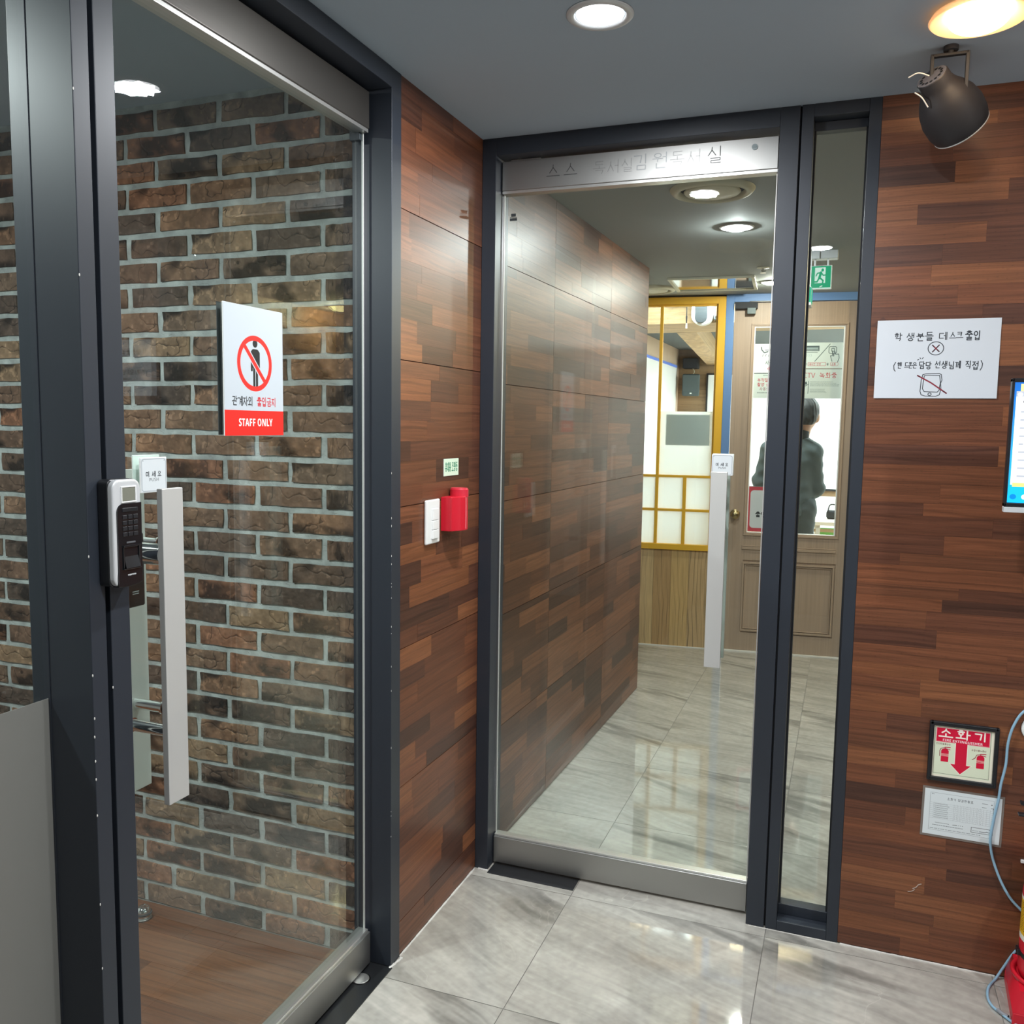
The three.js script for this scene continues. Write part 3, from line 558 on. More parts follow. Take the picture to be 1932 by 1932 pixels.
// ================================================================ THINGS AT THE STAFF DOOR
const face = (w, h, tex, extra = {}) => [new THREE.PlaneGeometry(w, h), S({ map: tex, roughness: .55, ...extra })];
{
  const tex = canvasTex(640, 870, (c, w, h) => {
    c.fillStyle = '#bcc5cd'; c.fillRect(0, 0, w, h); c.fillStyle = '#e01c14'; c.fillRect(0, 700, w, 170);
    c.fillStyle = '#15171c'; c.beginPath(); c.ellipse(326, 245, 26, 26, 0, 0, 7); c.fill();
    c.beginPath(); c.roundRect(280, 282, 92, 130, 30); c.fill(); c.beginPath(); c.roundRect(278, 296, 20, 138, 10); c.fill(); c.beginPath(); c.roundRect(356, 296, 20, 138, 10); c.fill();
    c.beginPath(); c.roundRect(302, 380, 23, 164, 11); c.fill(); c.beginPath(); c.roundRect(331, 380, 23, 164, 11); c.fill(); c.fillRect(302, 330, 52, 80);
    c.strokeStyle = '#bcc5cd'; c.lineWidth = 46; c.beginPath(); c.moveTo(208, 258); c.lineTo(432, 505); c.stroke();
    c.strokeStyle = '#e8231c'; c.lineWidth = 34; c.beginPath(); c.arc(322, 380, 172, 0, 7); c.stroke(); c.lineWidth = 30; c.beginPath(); c.moveTo(202, 254); c.lineTo(440, 510); c.stroke();
    hangul(c, '관계자외', 78, 608, 60, { color: '#24272c', weight: .115, sx: .86, gap: .06 }); hangul(c, '출입금지', 338, 608, 60, { color: '#c01624', weight: .115, sx: .86, gap: .06 });
    latin(c, 'STAFF ONLY', 326, 806, 72, '#fff4f2', 372, true);
  });
  const t = thing('staff_sign', 'white and red staff only sign with a crossed-out figure stuck on the glass door', 'sign', [-.0662, 1.597, 1.0645], QX);
  obj('plate', [rbox(.198, .268, .003, .0012, 0, 0, 0, 1)], M.white, t);
  const f = obj('print', ...face(.197, .267, tex), t); f.position.z = .0017;
  const b = obj('backing', [box(.198, .266, .002, .003, .001, -.0160)], M.blackMatt, t); b.userData.label = 'dark backing sheet on the other side of the glass';
}
const pushTex = canvasTex(256, 300, (c, w, h) => { c.fillStyle = '#d0d6da'; c.fillRect(0, 0, w, h); c.strokeStyle = '#8f969c'; c.lineWidth = 5; c.beginPath(); c.roundRect(8, 8, w - 16, h - 16, 22); c.stroke(); for (const [x, y] of [[22, 22], [w - 22, 22]]) { c.fillStyle = '#9aa0a5'; c.beginPath(); c.arc(x, y, 5, 0, 7); c.fill(); } centred(c, '미 세 요', w / 2 - 2, 118, 46, { color: '#2c3036', weight: .13, sx: .8, gap: .05 }); latin(c, 'PUSH', w / 2, 206, 40, '#3c4046', 110); });
function pushPlate(label, pos, turn, w, h, back) {
  const t = thing('push_plate', label, 'sign', pos, turn);
  obj('plate', [rbox(w, h, .003, .006, 0, 0, 0, 2)], M.white, t);
  const f = obj('print', (() => { const g = new THREE.PlaneGeometry(w - .003, h - .003); return g; })(), S({ map: pushTex, roughness: .4 }), t); f.position.z = .0018;
  if (back) obj('rear_plate', [rbox(w, h, .003, .006, back[0], back[1], -.0165, 2)], M.white, t);
  return t;
}
pushPlate('small white push plate on the staff door glass above the fingerprint reader', [-.0662, 1.394, 1.361], QX, .066, .064, [.0, .004]);
pushPlate('small white push plate at the top of the far door pull bar', [.763, 1.383, -.0595], .006, .063, .063, [0, .002]);
{
  const t = thing('fingerprint_reader', 'silver and black fingerprint reader with keypad on the staff door post', 'fingerprint reader', [.0145, 1.3140, 1.5385], QX); t.scale.set(1.04, 1, .70);
  const prof = (w, h, r, d, z, bev = .004) => { const s = new THREE.Shape(); const a = w / 2, b = h / 2; s.moveTo(-a + r, -b); s.lineTo(a - r, -b); s.quadraticCurveTo(a, -b, a, -b + r); s.lineTo(a, b - r); s.quadraticCurveTo(a, b, a - r, b); s.lineTo(-a + r, b); s.quadraticCurveTo(-a, b, -a, b - r); s.lineTo(-a, -b + r); s.quadraticCurveTo(-a, -b, -a + r, -b); const g = new THREE.ExtrudeGeometry(s, { depth: d, bevelEnabled: true, bevelSize: bev, bevelThickness: bev, bevelSegments: 3, curveSegments: 8 }); g.translate(0, 0, z); return g; };
  obj('rear_case', [prof(.052, .165, .007, .024, .003, .003)], M.black, t);
  obj('silver_shell', [prof(.049, .162, .012, .009, .031, .004)], M.silver, t);
  const fp = obj('black_front', (() => { const s = new THREE.Shape(); s.moveTo(-.0205, -.084); s.quadraticCurveTo(.008, -.087, .0265, -.081); s.lineTo(.0272, .046); s.lineTo(-.009, .046); s.quadraticCurveTo(-.0195, .045, -.0208, .034); s.lineTo(-.0205, -.06); s.quadraticCurveTo(-.0225, -.075, -.0205, -.084); const g = new THREE.ExtrudeGeometry(s, { depth: .0215, bevelEnabled: true, bevelSize: .0012, bevelThickness: .0012, bevelSegments: 2 }); g.translate(0, 0, .023); return g; })(), M.gloss, t);
  obj('screen', [rbox(.026, .021, .002, .0008, .003, .0615, .0444)], S({ color: lin(.20, .205, .165), roughness: .2 }), t);
  obj('screen_bezel', [rspan(-.012, .018, .0725, .0745, .0425, .0462, .0006), rspan(-.012, .018, .0485, .0505, .0425, .0462, .0006), rspan(-.012, -.0102, .0505, .0725, .0425, .0462, .0006), rspan(.0162, .018, .0505, .0725, .0425, .0462, .0006)], M.white, t);
  obj('function_key', [rbox(.031, .0065, .0024, .001, .004, .037, .0462)], M.black, fp);
  for (let r = 0; r < 4; r++) for (let c = 0; c < 3; c++) obj('key', [rbox(.0086, .0068, .0024, .0009, -.0068 + c * .0108, .0255 - r * .0092, .0462)], S({ color: lin(.02, .021, .024), roughness: .25 }), fp);
  obj('light_bar', [rbox(.018, .0028, .0016, .0007, .0045, -.0155, .0462)], S({ color: lin(.10, .105, .115), roughness: .3 }), fp);
  obj('sensor_hood', [rspan(-.0125, .0215, -.0225, -.0195, .0455, .0500, .001), rspan(-.0125, -.0100, -.056, -.0225, .0455, .0485, .0008), rspan(.019, .0215, -.056, -.0225, .0455, .0485, .0008), rspan(-.0125, .0215, -.0585, -.056, .0455, .0500, .001)], M.gloss, fp);
  obj('sensor_window', [(() => { const g = box(.0285, .026, .0016); g.rotateX(-.35); g.translate(.0045, -.044, .0472); return g; })()], S({ color: lin(.05, .055, .06), roughness: .1, metalness: .6 }), fp);
  const logo = canvasTex(256, 64, (c, w, h) => { c.clearRect(0, 0, w, h); latin(c, 'suprema', w / 2, 46, 50, '#e8ecef', 230, true); });
  const lg = obj('maker_lettering', new THREE.PlaneGeometry(.020, .005), S({ map: logo, transparent: true, roughness: .4 }), fp); lg.position.set(.005, -.0675, .0459);
}
{
  const t = thing('door_lock_case', 'black electric lock case on the inside of the staff door glass below the reader', 'lock', [-.0975, 1.222, 1.408], QX);
  obj('case', [rbox(.075, .135, .031, .004, 0, 0, 0)], M.black, t);
  obj('bolt_stub', [rspan(.036, .062, .03, .038, .0, .012, .001)], M.black, t);
  const tx = canvasTex(128, 64, (c, w, h) => { c.clearRect(0, 0, w, h); greek(c, 10, 8, 70, 44, 2, '#b9bec2'); }); const p = obj('small_print', new THREE.PlaneGeometry(.03, .012), S({ map: tx, transparent: true }), t); p.position.set(.018, -.042, .0162);
}
{ const t = thing('floor_pivot_cover', 'thin steel pivot cover on the sill under the staff door', 'pivot cover', [-.045, .0025, .672], 0); obj('disc', lathe([[0, .003], [.020, .003], [.026, 0], [0, 0]], 36), M.steelLip, t); }
{
  const t = thing('door_stop', 'small grey steel door stop on the staff room floor below the brick wall', 'door stop', [-.80, .0, .660]);
  obj('foot', lathe([[0, .006], [.022, .006], [.026, 0], [0, 0]], 28), M.steel, t);
  obj('dome', lathe([[0, .040], [.012, .038], [.020, .030], [.022, .018], [.020, .006]], 28), M.chrome, t);
  obj('rubber_ring', (() => { const g = new THREE.TorusGeometry(.0215, .004, 8, 28); g.rotateX(QX); g.translate(0, .018, 0); return g; })(), M.blackMatt, t);
}
// ---- wall A: switch, sticker, emergency torch
{
  const t = thing('light_switch', 'tall white light switch on the short wood wall', 'light switch', [.0012, 1.2135, .3555], QX);
  obj('plate', [rbox(.087, .127, .009, .004, 0, 0, .0045, 3)], M.white, t);
  obj('rocker', [rbox(.036, .034, .007, .002, .006, .0215, .0112)], M.white, t);
  obj('rocker', [rbox(.036, .026, .007, .002, .006, -.0095, .0112)], M.white, t);
  obj('rocker', [rbox(.036, .026, .007, .002, .006, -.0365, .0112)], M.white, t);
  for (const y of [.0405, -.0515]) obj('recess_edge', [rspan(-.0135, .0255, y, y + .001, .0088, .0096, .0003)], M.silver, t);
}
{
  const tex = canvasTex(256, 128, (c, w, h) => { c.fillStyle = '#d9ecd6'; c.fillRect(0, 0, w, h); hangul(c, '휴대용', 22, 28, 68, { color: '#0e7c58', weight: .1, sx: .46, gap: .05 }); hangul(c, '조명등', 136, 28, 68, { color: '#0e7c58', weight: .1, sx: .46, gap: .05 }); });
  const t = thing('wall_sticker', 'small pale green sticker with dark green lettering on the short wood wall', 'sticker', [.0008, 1.3645, .2175], QX);
  obj('sheet', box(.105, .051, .0008), M.paper, t);
  const f = obj('print', ...face(.1046, .0506, tex), t); f.position.z = .0006;
}
{
  const t = thing('emergency_torch', 'red emergency torch in its red wall holder beside the light switch', 'torch', [.0012, 1.235, .236], QX); t.scale.x = .86;
  const s = new THREE.Shape(); s.moveTo(-.056, 0); s.lineTo(-.054, -.030); s.quadraticCurveTo(-.036, -.036, -.020, -.046); s.quadraticCurveTo(.012, -.060, .040, -.046); s.lineTo(.054, -.018); s.lineTo(.054, 0);
  const holder = new THREE.ExtrudeGeometry(s, { depth: .098, bevelEnabled: true, bevelSize: .0015, bevelThickness: .0015, bevelSegments: 2, curveSegments: 10 }); holder.rotateX(-QX); holder.translate(0, -.055, .001);
  obj('holder', holder, M.red, t);
  obj('torch_body', [cyl(.026, .024, .118, 28, .016, .004, .029), cyl(.0285, .0285, .022, 28, .016, .0535, .029), cyl(.0255, .027, .004, 28, .016, .0665, .029)], M.redBright, t);
  obj('side_plate', [rspan(-.056, -.05, -.056, .043, .004, .034)], M.red, t);
  for (const g of [tube([[-.030, .042, .0362], [-.034, .01, .0375], [-.030, -.03, .0372], [-.022, -.054, .0385]], .0009, 16, 5), tube([[.006, .042, .0545], [.007, .0, .0548], [.006, -.052, .0545]], .0016, 12, 5)]) obj('seam_line', g, S({ color: lin(.85, .30, .34), roughness: .4 }), t);
  obj('indicator', [cyl(.0035, .0035, .003, 16, .047, .030, .0395, 'z')], M.cream, t);
  obj('label_patch', [rbox(.012, .017, .0012, .0005, .044, -.026, .0440)], M.silver, t);
}
// ---- wall B: notices
{
  const tex = canvasTex(1400, 990, (c, w, h) => {
    c.fillStyle = '#cbd1d9'; c.fillRect(0, 0, w, h); const K = w / 1800, X = (a, y) => (a - 130 + (y - 105) * .063) * w / 1733, Y = (a) => (a - 105 + 0) * h / 1098;
    const o = { color: '#2b3037', weight: .105, wobble: .05 };
    hangul(c, '학', 205, 165, 95, { ...o, sx: .95 }); hangul(c, '생', 345, 168, 98, { ...o, sx: .95 }); hangul(c, '분', 460, 168, 98, { ...o, sx: .92 }); hangul(c, '들', 562, 160, 108, { ...o, sx: .85 });
    hangul(c, '데', 715, 158, 92, { ...o, sx: 1.05 }); hangul(c, '스', 835, 158, 92, { ...o, sx: .8 }); hangul(c, '크', 910, 158, 92, { ...o, sx: .85 }); hangul(c, '출', 1012, 145, 118, { ...o, sx: .72 }); hangul(c, '입', 1105, 155, 112, { ...o, sx: .7 });
    c.strokeStyle = '#363b42'; c.lineWidth = 10; c.beginPath(); c.ellipse(690, 362, 88, 82, .1, 0, 6.5); c.stroke();
    line(c, [[650, 322], [728, 402]], 14, '#3c1a24'); line(c, [[726, 322], [655, 405]], 14, '#3c1a24'); line(c, [[672, 344], [702, 376]], 12, '#7c1c2a');
    line(c, [[236, 532], [216, 575], [222, 625], [236, 645]], 10, '#2f343b'); 
    let p = 262; const o2 = { ...o, weight: .11 };
    for (const [ch, x, s] of [['핸', 258, 80], ['드', 340, 78], ['폰', 385, 80], ['은', 435, 78], ['담', 510, 92], ['당', 585, 92], ['선', 690, 88], ['생', 765, 92], ['님', 848, 92], ['께', 918, 88], ['직', 1035, 92], ['접', 1110, 100]]) hangul(c, ch, x, 535 + (s > 85 ? -8 : 0), s, { ...o2, sx: s > 85 ? .72 : .62 });
    line(c, [[1205, 520], [1222, 560], [1218, 605], [1200, 640]], 10, '#2f343b'); line(c, [[488, 505], [502, 500]], 9, '#2f343b'); line(c, [[516, 478], [522, 490]], 9, '#2f343b'); line(c, [[552, 476], [540, 492]], 9, '#2f343b');
    line(c, [[560, 690], [545, 760], [538, 900], [552, 945], [600, 962], [720, 965], [762, 945], [775, 870], [768, 800], [782, 760], [770, 690], [745, 678], [600, 680], [560, 690]], 9, '#2f343b');
    line(c, [[578, 705], [568, 800], [565, 870], [585, 905], [735, 912], [755, 890], [765, 790], [752, 702], [600, 698], [578, 705]], 9, '#2f343b');
    c.strokeStyle = '#363b42'; c.lineWidth = 9; c.beginPath(); c.ellipse(650, 938, 19, 16, 0, 0, 7); c.stroke();
    line(c, [[500, 702], [660, 795], [838, 925]], 17, '#5e1c2a'); line(c, [[540, 725], [660, 797], [790, 888]], 12, '#8c2034');
  });
  const t = thing('handwritten_notice', 'white paper notice handwritten in black with a crossed-out phone, taped to the wood wall', 'notice', [1.319, 1.685, .0018]);
  obj('sheet', (() => { const g = new THREE.BoxGeometry(.298, .2085, .0007, 12, 8, 1), p = g.attributes.position; for (let i = 0; i < p.count; i++) { const x = p.getX(i) / .149, y = p.getY(i) / .104; p.setZ(i, p.getZ(i) + .0012 * x * x * Math.max(0, -y) + .0004 * x * x); } g.computeVertexNormals(); return g; })(), M.paper, t);
  const f = obj('print', (() => { const g = new THREE.PlaneGeometry(.2976, .2081, 12, 8), p = g.attributes.position; for (let i = 0; i < p.count; i++) { const x = p.getX(i) / .149, y = p.getY(i) / .104; p.setZ(i, .0006 + .0012 * x * x * Math.max(0, -y) + .0004 * x * x); } g.computeVertexNormals(); return g; })(), S({ map: tex, roughness: .8 }), t);
  for (const [x, y, a] of [[-.1365, .1055, .75], [-.151, .094, .8], [.135, .108, .75]]) { const g = box(.013, .013, .0003); g.rotateZ(a); g.translate(x, y, -.0004); obj('tape', g, M.tape, t); }
}
{
  const tex = canvasTex(620, 600, (c, w, h) => {
    c.fillStyle = '#f2ecd9'; c.fillRect(0, 0, w, h); c.fillStyle = '#dfe6cd'; c.fillRect(14, 14, w - 44, h - 44); c.strokeStyle = '#4a4038'; c.lineWidth = 3; c.strokeRect(18, 18, w - 56, h - 62);
    c.fillStyle = '#d40b3a'; c.fillRect(30, 26, w - 76, 166); c.strokeStyle = '#f7d8dc'; c.lineWidth = 3; c.strokeRect(34, 30, w - 84, 158);
    hangul(c, '소', 56, 38, 96, { color: '#fbf2e6', weight: .17, sx: 1.5 }); hangul(c, '화', 232, 36, 100, { color: '#fbf2e6', weight: .16, sx: 1.45 }); hangul(c, '기', 418, 38, 92, { color: '#fbf2e6', weight: .17, sx: 1.4 });
    latin(c, 'FIRE EXTINGUISHER', 300, 180, 38, '#f6dfe0', 486, true, 1.12);
    c.fillStyle = '#f6efe2'; c.beginPath(); c.moveTo(228, 188); c.lineTo(360, 188); c.lineTo(360, 424); c.lineTo(414, 424); c.lineTo(294, 548); c.lineTo(174, 424); c.lineTo(228, 424); c.fill();
    c.fillStyle = '#d40b3a'; c.beginPath(); c.moveTo(236, 180); c.lineTo(352, 180); c.lineTo(352, 432); c.lineTo(398, 432); c.lineTo(294, 538); c.lineTo(190, 432); c.lineTo(236, 432); c.fill();
    for (const [x, y, k] of [[68, 262, 0], [430, 290, 1]]) {
      hangul(c, k ? '손잡이를누른다' : '안전핀을뽑는다', x - 34, y - 58, 20, { color: '#7a5a50', weight: .13, sx: .95, gap: .12 });
      c.fillStyle = '#d40b3a'; c.beginPath(); c.roundRect(x + 22, y + 4, 78, 150, [32, 32, 6, 6]); c.fill(); c.fillStyle = '#efe6d6'; for (const q of [62, 74, 86]) c.fillRect(x + 22, y + q, 78, 4);
      line(c, [[x + 60, y + 4], [x + 60, y - 12], [x + 112, y - 16]], 9, '#b3163a'); line(c, [[x + 66, y + 2], [x + 112, y + 10]], 7, '#b3163a');
      line(c, k ? [[x + 52, y - 6], [x + 22, y + 2], [x + 6, y + 40], [x - 22, y + 62]] : [[x + 52, y - 6], [x + 20, y + 4], [x + 8, y + 30], [x + 10, y + 92]], 7, '#8c2436');
    }
  });
  const t = thing('fire_extinguisher_sign', 'black framed red and cream fire extinguisher sign with a down arrow on the wood wall', 'sign', [1.4455, .6175, .001]);
  obj('frame', [rspan(-.0855, .0835, .0725, .0845, 0, .012, .003), rspan(-.0835, .0815, -.0835, -.0715, 0, .012, .003), rspan(-.0860, -.074, -.0835, .0845, 0, .012, .003), rspan(.0735, .0845, -.0835, .0845, 0, .012, .003)], M.black, t);
  obj('board', span(-.078, .077, -.077, .077, .0002, .006), M.cream, t);
  const f = obj('print', ...face(.150, .147, tex, { roughness: .3 }), t); f.position.set(-.0005, .0005, .0064);
}
{
  const tex = canvasTex(1200, 840, (c, w, h) => {
    c.fillStyle = '#dde5e8'; c.fillRect(0, 0, w, h); c.strokeStyle = '#626a70'; c.lineWidth = 3; c.strokeRect(90, 60, w - 210, h - 150);
    hangul(c, '소화기 점검현황표', 355, 120, 44, { color: '#5a6268', weight: .12, sx: .95, gap: .18 }); hangul(c, '별지', 108, 72, 24, { color: '#7a8288', weight: .1 });
    greek(c, 900, 128, 90, 26, 1, '#7a8288'); c.fillStyle = '#444'; c.fillRect(1040, 128, 18, 16); greek(c, 900, 198, 90, 24, 1, '#7a8288'); line(c, [[1040, 200], [1080, 196], [1070, 226]], 7, '#33383c');
    c.lineWidth = 2; c.strokeStyle = '#8b9398'; for (let r = 0; r <= 8; r++) { c.beginPath(); c.moveTo(96, 244 + r * 36); c.lineTo(1085, 244 + r * 36); c.stroke(); }
    for (let k = 0; k <= 12; k++) { c.beginPath(); c.moveTo(470 + k * 51, 232); c.lineTo(470 + k * 51, 536); c.stroke(); } c.beginPath(); c.moveTo(150, 232); c.lineTo(150, 536); c.stroke();
    for (let r = 0; r < 8; r++) { greek(c, 160, 254 + r * 36, 260, 22, 1, '#7d858a'); for (let k = 0; k < 9; k++) { c.fillStyle = k === 1 || k === 2 || k === 0 || k > 6 ? '#3d454b' : '#9aa2a7'; c.font = '22px sans-serif'; c.fillText('vo/'[Math.floor(rnd() * 3)], 486 + k * 51 + rr(-5, 5), 270 + r * 36); } }
    greek(c, 190, 604, 260, 24, 1, '#7d858a'); line(c, [[470, 612], [535, 606]], 9, '#2c3236'); for (const q of [560, 590, 620]) line(c, [[q, 608], [q + 8, 606]], 7, '#2c3236'); greek(c, 150, 650, 520, 26, 1, '#7d858a');
    c.strokeRect(760, 592, 330, 92); greek(c, 775, 645, 110, 22, 1, '#7d858a'); line(c, [[890, 655], [980, 652], [1000, 640], [1070, 655]], 8, '#2c3236'); greek(c, 110, 716, 960, 24, 1, '#868e93');
  });
  const t = thing('inspection_sheet', 'laminated white fire extinguisher inspection sheet below the fire sign', 'sheet', [1.4535, .4405, .0012], 0); t.rotation.z = -.008;
  obj('laminate', [rbox(.202, .143, .0007, .0003, 0, 0, 0, 1)], P({ color: lin(.62, .55, .5), transmission: .75, thickness: 0, roughness: .25 }), t);
  obj('sheet', box(.190, .130, .0006, 0, 0, .0006), M.paper, t);
  const f = obj('print', ...face(.1896, .1296, tex, { roughness: .35 }), t); f.position.z = .0011;
}
// ---- spotlight on its yoke
{
  const t = thing('spotlight', 'black spotlight hanging from a ceiling bracket with a bell-shaped hood', 'spotlight', [1.288, H, .262]);
  obj('ceiling_plate', [cyl(.016, .016, .010, 28, 0, -.005, .02), cyl(.006, .006, .012, 16, 0, -.012, .02)], M.blackMatt, t);
  obj('yoke', [rspan(-.040, .038, -.022, -.015, .013, .027, .002), rspan(-.042, -.034, -.070, -.015, .013, .027, .002), rspan(.032, .040, -.105, -.015, .013, .027, .002)], M.blackMatt, t);
  const ax = new THREE.Vector3(.50, -.62, -.60).normalize(), q = new THREE.Quaternion().setFromUnitVectors(new THREE.Vector3(0, 1, 0), ax);
  const orient = (g) => { g.applyQuaternion(q); g.translate(-.038, -.066, .03); return g; };
  const body = obj('hood', orient(lathe([[.033, 0], [.036, .003], [.037, .020], [.042, .034], [.054, .052], [.064, .074], [.070, .102], [.069, .132], [.064, .152], [.060, .154], [.062, .132], [.056, .095], [.03, .07], [0, .066]], 48)), S({ color: lin(.020, .018, .020), roughness: .55 }), t);
  const holes = []; for (let k = 0; k < 14; k++) { const a = k / 14 * Math.PI * 2, g = cyl(.0034, .0034, .0016, 10, Math.cos(a) * .024, -.0010, Math.sin(a) * .024); holes.push(orient(g)); }
  obj('rear_cap', orient(cyl(.0335, .0335, .003, 36, 0, .001, 0)), S({ color: lin(.12, .12, .14), roughness: .5 }), t);
  obj('vent_hole', holes, M.black, t);
  for (const p of [[[-.088, -.068, .045], [-.068, -.062, .05], [-.044, -.068, .042]], [[-.072, -.100, .035], [-.057, -.114, .04], [-.042, -.134, .03]]]) obj('cable_tie', tube(p, .0015, 14, 6), M.caulk, t);
  obj('rim', (() => { const g = new THREE.TorusGeometry(.0625, .0022, 8, 48); g.rotateX(QX); g.translate(0, .153, 0); return orient(g); })(), M.alu, t);
  obj('lamp_glass', orient(lathe([[0, .146], [.04, .146], [.060, .148]], 36)), M.gloss, t);
}
// ---- monitor on its wall arm
{
  const tex = canvasTex(1024, 600, (c, w, h) => {
    const g = c.createLinearGradient(0, 0, 0, h); g.addColorStop(0, '#1e5fb0'); g.addColorStop(.5, '#2f8fd8'); g.addColorStop(1, '#17a4e6'); c.fillStyle = g; c.fillRect(0, 0, w, h);
    c.fillStyle = '#f3d489'; c.fillRect(24, 8, 120, 40); c.fillStyle = '#eceef2'; c.fillRect(8, 44, 900, 466); c.fillStyle = '#9fa6b0'; c.fillRect(8, 44, 900, 26); c.fillStyle = '#fff'; c.beginPath(); c.arc(24, 60, 10, 0, 7); c.fill();
    c.fillStyle = '#d5d8de'; c.fillRect(8, 70, 900, 54); c.fillStyle = '#555'; c.beginPath(); c.arc(46, 96, 9, 0, 7); c.fill(); for (let r = 0; r < 9; r++) { c.fillStyle = '#b7bcc4'; c.fillRect(8, 130 + r * 40, 900, 2); greek(c, 30, 142 + r * 40, 500, 20, 1, '#9ba1aa'); }
    c.fillStyle = '#f0c374'; c.fillRect(16, 500, 300, 22); c.fillStyle = '#17a4e6'; c.fillRect(0, 520, w, 80); for (let k = 0; k < 8; k++) { c.fillStyle = k % 2 ? '#cfefff' : '#0a73b8'; c.beginPath(); c.arc(22 + k * 46, 570, 13, 0, 7); c.fill(); }
  });
  const t = thing('monitor', 'black framed computer screen on a wall arm at the right edge', 'monitor', [1.7330, 1.4640, .282]);
  obj('bezel', [rspan(-.2725, .2725, .1455, .155, -.025, 0, .002), rspan(-.2725, .2725, -.1445, -.135, -.025, 0, .002), rspan(-.2725, -.2665, -.1445, .155, -.025, 0, .002), rspan(.2665, .2725, -.1445, .155, -.025, 0, .002)], M.black, t);
  obj('rear_shell', [rspan(-.271, .271, -.143, .153, -.03, -.008, .004), rspan(-.13, .13, -.1, .1, -.05, -.03, .006)], M.blackMatt, t);
  obj('lower_strip', [rspan(-.2725, .2725, -.1575, -.1448, -.022, .002, .001)], M.silver, t);
  const f = obj('screen', (() => { const g = new THREE.PlaneGeometry(.532, .280); g.translate(0, .0055, -.004); return g; })(), S({ color: 0x050505, emissive: 0xffffff, emissiveMap: tex, emissiveIntensity: 2.0, roughness: .25 }), t);
  obj('wall_arm', [rspan(-.05, .05, -.05, .05, -.058, -.05), cyl(.016, .016, .212, 16, 0, 0, -.164, 'z'), rspan(-.06, .06, -.08, .08, -.281, -.268)], M.blackMatt, t);
}
// ---- fire extinguisher on its stand
{
  const t = thing('extinguisher_stand', 'red square floor stand under the fire extinguisher', 'stand', [1.678, 0, .118], -.06);
  obj('base', [rspan(-.102, .102, 0, .034, -.102, .102, .004), (() => { const g = new THREE.CylinderGeometry(.124, .143, .054, 4, 1); g.rotateY(Math.PI / 4); g.translate(0, .061, 0); return g.toNonIndexed(); })()], M.red, t);
  obj('cup', (() => { const g = lathe([[.0785, .086], [.088, .086], [.092, .096], [.087, .101], [.080, .097], [.0785, .086]], 48); g.translate(-.0105, 0, -.001); return g; })(), M.red, t);
}
{
  const t = thing('fire_extinguisher', 'red fire extinguisher with a yellow and white label standing on the red stand', 'fire extinguisher', [1.6675, .0886, .1165]);
  obj('cylinder', lathe([[0, 0], [.066, 0], [.074, .006], [.0755, .02], [.0755, .222], [.072, .252], [.058, .279], [.034, .295], [.018, .301], [.018, .378], [0, .378]], 56), M.red, t);
  const lab = canvasTex(512, 512, (c, w, h) => { c.fillStyle = '#e9e6da'; c.fillRect(0, 0, w, h); c.fillStyle = '#e6b321'; c.fillRect(0, 60, w, 390); c.fillStyle = '#c4202c'; c.fillRect(0, 0, w, 26); for (const x of [0, 256]) { greek(c, x + 14, 90, 200, 330, 13, '#7a5a18'); } c.fillStyle = '#f2efe4'; c.fillRect(150, 110, 84, 160); c.fillRect(406, 110, 84, 160); });
  obj('label', (() => { const g = new THREE.CylinderGeometry(.0759, .0759, .120, 48, 1, true); g.rotateY(.9); g.translate(0, .160, 0); return g; })(), S({ map: lab, roughness: .35 }), t);
  obj('belt', [cyl(.0768, .0768, .012, 48, 0, .062, 0), rspan(-.082, -.070, .055, .070, -.01, .014)], M.black, t);
  obj('valve', [cyl(.016, .016, .03, 20, 0, .392, 0), rspan(-.018, .018, .398, .424, -.014, .014, .003)], M.brass, t);
  obj('lever', [rspan(-.10, .012, .424, .430, -.009, .009), (() => { const g = box(.105, .006, .018); g.rotateZ(-.2); g.translate(-.045, .448, 0); return g; })()], M.black, t);
  obj('hose', tube([[.018, .412, -.005], [.06, .415, -.01], [.088, .37, -.02], [.090, .25, -.02], [.087, .12, -.02]], .008, 40, 10), M.black, t);
  obj('hose_nozzle', [cyl(.012, .009, .05, 16, .087, .10, -.02)], M.black, t);
  obj('gauge', [cyl(.016, .016, .012, 24, 0, .406, .022, 'z')], M.white, t);
}
{
  const t = thing('blue_cable', 'pale blue network cable trailing down the wood wall and over the floor', 'cable', [0, 0, 0]);
  obj('cable', tube([[1.66, .80, .012], [1.585, .76, .012], [1.5615, .717, .012], [1.551, .665, .010], [1.5495, .605, .009], [1.541, .545, .009], [1.539, .507, .007], [1.531, .446, .006], [1.527, .377, .006], [1.546, .305, .008], [1.582, .237, .012], [1.620, .200, .014], [1.655, .165, .010], [1.640, .130, .006], [1.605, .085, .006], [1.580, .035, .008], [1.562, .006, .02], [1.534, .0045, .08], [1.531, .0045, .145], [1.553, .0045, .182], [1.60, .0045, .230], [1.70, .0045, .262], [1.85, .0045, .24]], .0035, 220, 8), M.cable, t);
  obj('cable_sleeve', tube([[1.545, .0052, .168], [1.553, .0052, .180], [1.566, .0052, .190]], .0056, 10, 8), S({ color: lin(.25, .27, .3), roughness: .5 }), t);
}
{ const t = thing('cable_grommet', 'round white cable grommet on the wood wall beside the blue cable', 'grommet', [1.617, .710, .001], 0); const g = lathe([[0, .010], [.026, .009], [.036, .005], [.038, 0], [0, 0]], 40); g.rotateX(QX); obj('cap', g, M.white, t); obj('screw', [(() => { const k = cyl(.004, .004, .002, 14, 0, 0, .0105, 'z'); return k; })()], M.chrome, t); }
